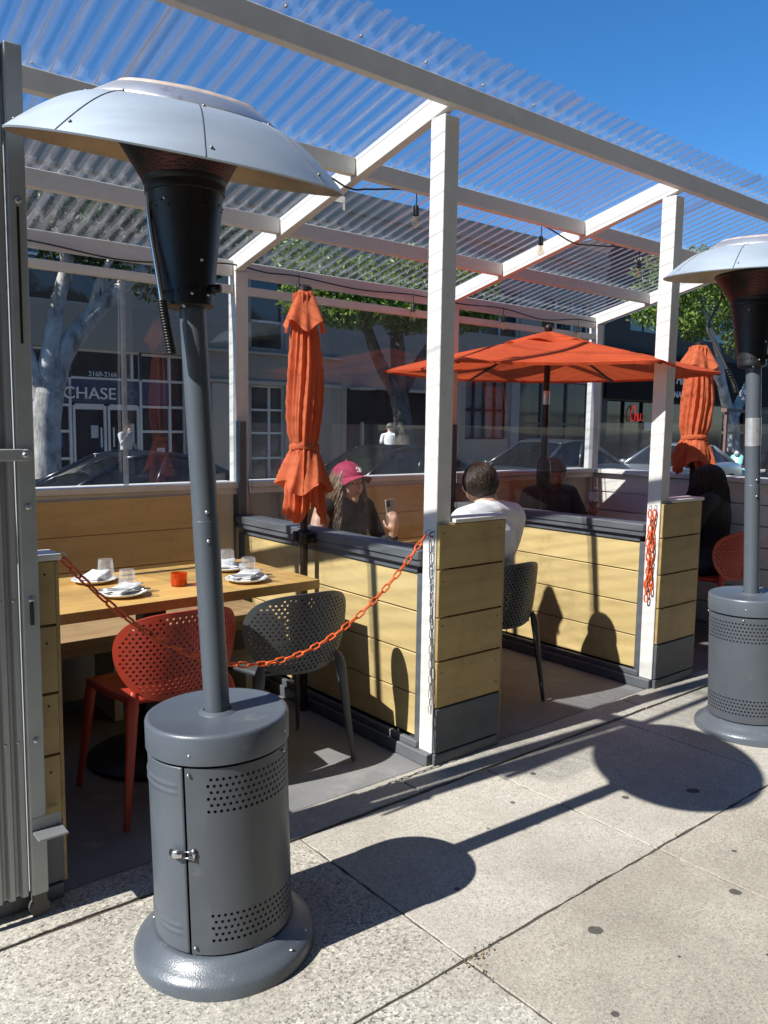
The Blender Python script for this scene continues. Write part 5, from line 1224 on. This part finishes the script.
m = MB(); m.box((2.7, FY+.13, 1.86), (4.46, FY+.17, 2.44)); m.build('sign', NAVYS, t, origin=o)
m = MB(); m.box((6.36, FY+.13, 1.86), (7.10, FY+.17, 2.44)); m.build('sign', NAVYS, t, origin=o)
rx = Matrix.Rotation(PI/2, 4, 'X')
def wl(text, x, z, size, mt, name, parent, o, y, xs=1.0, depth=.012): return letters(text, size, Matrix.Translation((x-o[0], y-o[1], z-o[2])) @ rx, mt, name, parent, depth, 'LEFT', xs)
wl('CHASE', 4.30, 1.965, .415, LETT, 'sign_letters', sg, o, FY+.09, 1.06, .03)
m = MB()                                  # octagon mark of four bevelled bars
for k in range(4):
    c, s_ = math.cos(PI/2*k), math.sin(PI/2*k); pl = [(-.145, .06), (-.06, .145), (.075, .145), (.075, .065), (-.145, .065)]
    m.prism([(6.075+(x*c-y*s_)*.9, 2.125+(x*s_+y*c)*.9) for x, y in pl], FY+.10, FY+.12, 'Y')
m.build('sign_mark', mat('blue_sign_mark', (.05, .09, .20), .5), sg, origin=o)
wl('2160-2166', 4.98, 2.54, .17, LETT, 'street_number', t, o, FY+.17)
for x0, x1 in ((4.56, 5.40), (5.44, 6.28)):
    m = MB(); m.box((x0+.05, FY+.20, -.2), (x1-.05, FY+.22, 1.72)); d = m.build('door', DGL, t, origin=o)
    m = MB(); m.box((x0, FY+.14, -.25), (x0+.06, FY+.24, 1.8)); m.box((x1-.06, FY+.14, -.25), (x1, FY+.24, 1.8)); m.box((x0+.06, FY+.14, 1.7), (x1-.06, FY+.24, 1.84)); m.box((x0+.06, FY+.14, -.25), (x1-.06, FY+.24, -.08)); m.build('frame', MULL, d, origin=o)
    m = MB(); m.box((x1-.16 if x0 < 5 else x0+.12, FY+.10, .75), (x1-.13 if x0 < 5 else x0+.15, FY+.14, 1.25)); m.build('handle', MULL, d, origin=o)
boxes('door_notice', [((5.02, FY+.185, .98), (5.2, FY+.198, 1.3)), ((5.95, FY+.185, 1.05), (6.15, FY+.198, 1.35))], mat('paper_notice', (.38, .40, .42), .8), t, o)
boxes('blue_notice', [((5.24, FY+.185, .70), (5.38, FY+.198, .98)), ((4.15, FY+.16, .75), (4.3, FY+.175, 1.2))], mat('blue_notice', (.02, .07, .30), .6), t, o)
m = MB(); m.box((6.75, FY+.16, .5), (6.98, FY+.175, .72)); m.build('window_notice', mat('paper_notice', (.38, .40, .42), .8), t, origin=o)
m = MB(); m.box((8.3, FY-.08, -.27), (8.85, FY-.002, 2.5)); m.build('pilaster', CONCL, t, origin=o)
boxes('string_course', [((7.57, FY-.06, 2.52), (12.7, FY-.003, 2.62)), ((7.57, FY-.09, 3.38), (12.7, FY-.003, 3.44))], CONCL, t, o)
window(t, o, 9.55, 10.7, -.2, 2.5, 0, 0, DGL2, .06, xs=[9.55, 10.22, 10.7], zs=[.4, 1.13, 1.8, 2.48]); window(t, o, 9.55, 10.7, 3.55, 5.6, 0, 0, DGL2, .06, xs=[9.55, 10.7], zs=[3.55, 4.33, 5.5])
for a, b in ((-6, -3), (-2, 1.2), (2.2, 5.4)): window(t, o, a, b, 4.3, 6.4, 3, 2)
# concrete building with recessed shop entrance
ops = [(12.95, 16.9, -.27, 2.55), (13.4, 16.4, 4.7, 6.4), (18.2, 20.4, .95, 3.4), (21.0, 25.6, -.1, 3.2), (18, 21, 4.7, 6.4), (22.2, 25.2, 4.7, 6.4)]
t, o = building('grey concrete shop building with a deep dark entrance', 12.76, 26.2, 8.3, ops, CONCW, 'shop_building')
m = MB(); m.box((12.95, FY+.30, -.25), (16.9, FY+.34, 1.5)); m.build('shop_window', DGL, t, origin=o)
m = MB(); m.box((12.95, FY+.24, 1.5), (16.9, FY+.36, 2.54)); m.build('recess_dark', DARKW, t, origin=o)  # black box put in for the shade of the entrance recess
boxes('canopy_lamp', [((13.1, FY-.5, 2.5), (13.7, FY-.002, 2.57)), ((15.0, FY-.5, 2.5), (16.2, FY-.002, 2.57))], CONCL, t, o)
boxes('post', [((14.9, FY+.15, -.27), (15.05, FY+.3, 1.5)), ((13.7, FY+.15, -.27), (13.76, FY+.29, 1.5))], CONCL, t, o)
window(t, o, 18.2, 20.4, .95, 3.4, 0, 0, mat('grey_shade', (.10, .11, .12), .6), .09, xs=[18.2, 18.75, 19.3, 19.85, 20.4], zs=[.95, 2.0, 3.4], frame=DARKW)
window(t, o, 21.0, 25.6, -.1, 3.2, 3, 2, DGL, .07, frame=GREY_D); window(t, o, 13.4, 16.4, 4.7, 6.4, 3, 2); window(t, o, 18, 21, 4.7, 6.4, 3, 2); window(t, o, 22.2, 25.2, 4.7, 6.4, 3, 2)
boxes('pilaster', [((16.95, FY-.10, -.27), (17.5, FY-.002, 3.4)), ((20.5, FY-.1, -.27), (20.95, FY-.002, 3.4))], mat('dim_render', (.2, .2, .21), .85), t, o)
# black-fronted restaurant with a red neon sign
ops = [(26.6, 30.8, -.1, 2.6), (31.6, 38.5, -.1, 2.6), (28, 32, 5.6, 7.4), (34, 38, 5.6, 7.4)]
t, o = building('black-fronted building with red neon script and white fascia lettering', 26.21, 52, 9.0, ops, mat('dark_render', (.035, .034, .034), .8, var=.1), 'building')
window(t, o, 26.6, 30.8, -.1, 2.6, 3, 1, DGL, .07, frame=DARKW); window(t, o, 31.6, 38.5, -.1, 2.6, 4, 1, DGL, .07, frame=DARKW)
m = MB(); m.box((26.3, FY-.15, 2.65), (44, FY-.002, 4.7)); fs_ = m.build('fascia', DARKW, t, origin=o)
WL = mat('white_fascia_letters', (.62, .62, .60), .6)
wl('TAPIR', 31.1, 3.45, .92, WL, 'sign_letters', fs_, o, FY-.19, .72, .02); wl('MANANGO', 30.7, 2.85, .40, WL, 'sign_letters', fs_, o, FY-.19, 1.1, .02)
NEON = glow('red_neon', (.8, .03, .02), .28)
def scr(pts, x, z, s): return [(x+px*s, FY+.10, z+pz*s) for px, pz in pts]
m = MB()
for st in ([(.9, 1.25), (.55, 1.5), (.15, 1.1), (0, .4), (.2, 0), (.6, .05)], [(.75, 1.7), (.8, .9), (.75, .05), (.85, .5), (1.1, .75), (1.25, .5), (1.22, .05)], [(1.4, .75), (1.42, .2), (1.6, .0), (1.8, .25), (1.85, .8), (1.85, .2), (2.05, .05)]):
    m.tube(spline(scr(st, 28.45, 1.75, .42), 6), .022, 6)
m.build('neon_script', NEON, t, smooth=True, origin=o)
m = MB(); m.box((29.6, FY+.12, 1.35), (30.4, FY+.14, 1.7)); m.build('window_notice', mat('paper_notice', (.38, .40, .42), .8), t, origin=o)
window(t, o, 28, 32, 5.6, 7.4, 3, 1); window(t, o, 34, 38, 5.6, 7.4, 3, 1)

# own side of the street: the restaurant the pavement belongs to (behind the camera, seen only mirrored; also put in to block sky and bounce light)
o = (-20, -3.0, 0); t = thing('restaurant_building', 'two-storey restaurant behind the viewpoint with a striped awning', 'building', o)
m = MB(); wo = [(-8+4*k, -5.2+4*k, .5, 2.6) for k in range(10)]+[(-8+4*k, -6+4*k, 4.2, 6.2) for k in range(10)]
mm = MB(); wall_with_openings(mm, -20, 45, 0, 7.5, wo, y=-3.35, t=.35); mm.build('wall', mat('warm_stucco', (.46, .40, .31), .85, var=.08, vs=1), t, origin=o)
for a, b, c, d in wo:
    m = MB(); m.box((a, -3.25, c), (b, -3.22, d)); m.build('window', DGL2, t, origin=o)
AW = mat('awning_cream', (.38, .365, .34), .8); AR = mat('awning_red', (.26, .25, .235), .8); m = MB()
for k in range(40):
    m.mi = k % 2; x = -7+.5*k; m.add([(x, -2.99, 3.5), (x+.5, -2.99, 3.5), (x+.5, -2.0, 2.95), (x, -2.0, 2.95)], [(0, 1, 2, 3)])
m.build('awning', [AW, AR], t, origin=o, solid=.01)

# ------------------------------------------------------------------ cars
TYRE = mat('tyre_rubber', (.02, .02, .02), .8); RIM = mat('alloy_rim', (.45, .45, .46), .3, .9); CGL = clear('car_glass', (.28, .31, .33), .02, 1.5)
HLM = mat('headlamp_lens', (.6, .62, .64), .1, .3); TLM = mat('tail_lamp', (.35, .02, .02), .2)
def car(label, loc, rz, col, cname, Lc=4.6, H=1.42, group='cars parked along the far side of the street', metal=.4):
    t = thing('parked_car', label, 'car', loc, (0, 0, rz), group); k = Lc/4.6
    pm = mat('car_paint_'+cname, col, .25, metal, var=.04, vs=1, spec=.7); W = .9
    # x forward; side profile: x, belt height, half width
    st = [(-2.28, .62, .70), (-2.22, .80, .80), (-2.0, .93, .86), (-1.55, .97, .89), (-.9, .95, .90), (0, .92, .90), (.75, .91, .90), (1.25, .86, .88), (1.75, .78, .85), (2.1, .70, .79), (2.26, .58, .70), (2.30, .48, .62)]
    st = [(x*k, z*H/1.42, w) for x, z, w in st]
    def ring(x, z, w):
        b = .22 if abs(x) < 2.1*k else .32
        return [(x, -w*.86, b), (x, -w*.99, b+.14), (x, -w, .52 if z > .56 else z*.9), (x, -w*.985, z-.05), (x, -w*.93, z), (x, -w*.5, z+.022), (x, 0, z+.03), (x, w*.5, z+.022), (x, w*.93, z), (x, w*.985, z-.05), (x, w, .52 if z > .56 else z*.9), (x, w*.99, b+.14), (x, w*.86, b)]
    S = [ring(*s) for s in st]; n = 13; m = MB(); vs = [p for r in S for p in r]; fs = []
    for i in range(len(S)-1):
        for j in range(n): j2 = (j+1) % n; fs.append((i*n+j, i*n+j2, (i+1)*n+j2, (i+1)*n+j))
    fs += [tuple(reversed(range(n))), tuple((len(S)-1)*n+j for j in range(n))]; m.add(vs, fs)
    bd = m.build('body', pm, t, smooth=True, auto=60); md = bd.modifiers.new('sub', 'SUBSURF'); md.levels = md.render_levels = 2
    zr_ = H
    base = [(1.02*k, .79), (.4*k, .82), (-.55*k, .82), (-1.72*k, .77)]; roof = [(.12*k, .60), (-.25*k, .625), (-.55*k, .62), (-.98*k, .56)]
    zb_ = .89*H/1.42; zR = [zr_-.05, zr_-.005, zr_, zr_-.06]
    rp = lambda i, s: V((roof[i][0], s*roof[i][1], zR[i])); bp = lambda i, s: V((base[i][0], s*base[i][1], zb_+(.0 if i < 3 else .03)))
    m = MB()
    m.grid(lambda u, v: (lambda q: (q[0], (2*v-1)*q[1], q[2]+.035*(1-(2*v-1)**2)))([np.interp(u*3, [0, 1, 2, 3], [roof[i][j] if j < 2 else zR[i] for i in range(4)]) for j in range(3)]), 18, 10)
    m.build('roof', pm, t, smooth=True, solid=.03, off=-1)
    m = MB()
    for s in (-1, 1):
        m.tube([bp(0, s), rp(0, s)], [.045, .035], 8); m.tube([bp(3, s), rp(3, s)], [.07, .05], 8); m.tube([rp(i, s) for i in range(4)], .035, 8); mid = bp(1, s).lerp(bp(2, s), .62); m.tube([mid, rp(1, s).lerp(rp(2, s), .8)], .035, 6)
    m.build('pillars', pm, t, smooth=True)
    q4 = lambda a, b, c, d: (lambda u, v: (a.lerp(b, u)).lerp(d.lerp(c, u), v))
    for nm, a, b, c, d in (('windscreen', bp(0, -1), bp(0, 1), rp(0, 1), rp(0, -1)), ('rear_window', bp(3, -1), bp(3, 1), rp(3, 1), rp(3, -1))):
        m = MB(); f = q4(a, b, c, d); m.grid(lambda u, v: f(u, v)+V((.06*math.sin(PI*u)*(1 if nm == 'windscreen' else -1), 0, .02*math.sin(PI*u))), 12, 6); m.build(nm, CGL, t, smooth=True)
    for s in (-1, 1):
        m = MB(); vs = [bp(i, s) for i in range(4)]+[rp(i, s) for i in range(4)]; vs = [v_*1 for v_ in vs]; m.add(vs, [(i, i+1, 5+i, 4+i) for i in range(3)]); m.build('side_windows', CGL, t)
        m = MB(); m.ball((.82*k, s*.98, .94*H/1.42), (.09, .11, .065), 12); m.build('mirror', pm, t, smooth=True)
        m = MB(); m.ball((2.02*k, s*.62, .64), (.20, .17, .075), 14); m.build('headlight', HLM, t, smooth=True)
        m = MB(); m.ball((-2.16*k, s*.66, .80), (.10, .16, .07), 12); m.build('tail_light', TLM, t, smooth=True)
    m = MB(); m.box((2.16*k, -.42, .40), (2.295*k, .42, .60)); m.build('grille', BLACK, t, bevel=.02)
    m = MB(); m.box((2.29*k, -.26, .33), (2.318*k, .26, .44)); m.build('number_plate', mat('plate_white', (.6, .6, .6), .5), t)
    m = MB(); m.box((-1.4*k, -.55, .45), (.7*k, .55, .80)); 
    for x in (.05, -.95):
        for s in (-.36, .36): m.box((x*k-.08, s-.22, .75), (x*k+.06, s+.22, 1.18*H/1.42))
    m.build('seats', DARKC, t, bevel=.03)
    for x in (1.38*k, -1.38*k):
        for s in (-1, 1):
            m = MB(); m.tube([(x, s*.72, .325), (x, s*.915, .325)], .325, 32); w = m.build('wheel', TYRE, t, smooth=True, auto=40)
            m = MB(); m.tube([(x, s*.90, .325), (x, s*.925, .325)], .215, 10); m.build('rim', RIM, w, smooth=True, auto=30)
    return t
zs_ = -.40
car('dark blue coupe nearest the bank, behind the left windscreen', (2.1, 8.9, zs_), PI, (.014, .018, .028), 'midnight', 4.5, 1.36)
car('black saloon behind the woman in the pink cap', (7.1, 9.1, zs_), PI, (.010, .011, .013), 'black', 4.5, 1.42)
car('grey estate behind the man in the white shirt', (12.0, 9.3, zs_), PI, (.07, .075, .08), 'graphite', 4.7, 1.52)
car('silver saloon with dark grille beside the far white post', (17.3, 9.3, zs_), PI, (.46, .48, .51), 'silver', 4.7, 1.42, metal=.7)

# ------------------------------------------------------------------ scooter, railing
MINT = mat('mint_green_enamel', (.22, .56, .48), .3, var=.05, spec=.6)
t = thing('scooter', 'mint green motor scooter parked by the brown railing', 'scooter', (24.3, 11.0, -.41), (0, 0, PI+.25))
for x in (.62, -.62):
    m = MB(); pts = [(x+.20*math.cos(2*PI*i/24), 0, .26+.20*math.sin(2*PI*i/24)) for i in range(24)]; m.tube(pts, .055, 8, closed=True, up=(0, 1, 0)); w = m.build('wheel', TYRE, t, smooth=True); m = MB(); m.tube([(x, -.03, .26), (x, .03, .26)], .15, 16); m.build('rim', RIM, w, smooth=True, auto=40)
m = MB(); m.tube(spline([(.62, 0, .50), (.52, 0, .72), (.42, 0, .95), (.40, 0, 1.02)], 4), lerpr([.06, .13, .13, .07], 4), 12, flat=(1.6, .5), up=(1, 0, 0)); m.ball((.62, 0, .46), (.24, .08, .10), 12); m.build('leg_shield', MINT, t, smooth=True)
m = MB(); m.tube(spline([(.42, 0, .42), (.1, 0, .30), (-.2, 0, .34), (-.5, 0, .55), (-.88, 0, .62)], 5), lerpr([.10, .09, .16, .21, .08], 5), 14, flat=(1.0, .9), up=(0, 0, 1)); m.build('rear_body', MINT, t, smooth=True)
m = MB(); m.tube([(-.05, 0, .78), (-.35, 0, .82), (-.75, 0, .80)], [.10, .13, .09], 12, flat=(1.1, .6), up=(0, 0, 1)); m.build('seat', BLACK, t, smooth=True)
m = MB(); m.tube([(.38, -.34, 1.08), (.43, 0, 1.05), (.38, .34, 1.08)], .022, 8); m.tube([(.43, 0, 1.0), (.43, 0, 1.08)], .05, 10); m.build('handlebar', BLACK, t, smooth=True)
m = MB(); m.ball((.52, 0, 1.05), (.08, .09, .09), 12); m.build('headlight', HLM, t, smooth=True)
RB = mat('brown_painted_timber', (.17, .095, .075), .65, var=.15, vs=6)
t = thing('railing', 'brown timber railing with low panel behind the scooter', 'railing', (26, 11.6, -.41)); o = (26, 11.6, -.41)
m = MB(); m.box((24.2, 11.58, .0), (40, 11.64, .62)); m.build('panel', RB, t, origin=o)
for k in range(9): m = MB(); x = 24.2+1.6*k; m.box((x, 11.5, -.41), (x+.14, 11.579, 2.02)); m.build('post', RB, t, origin=o)
boxes('rail', [((24.1, 11.46, 2.02), (40, 11.66, 2.14)), ((24.2, 11.585, 1.28), (40, 11.635, 1.36))], RB, t, o)
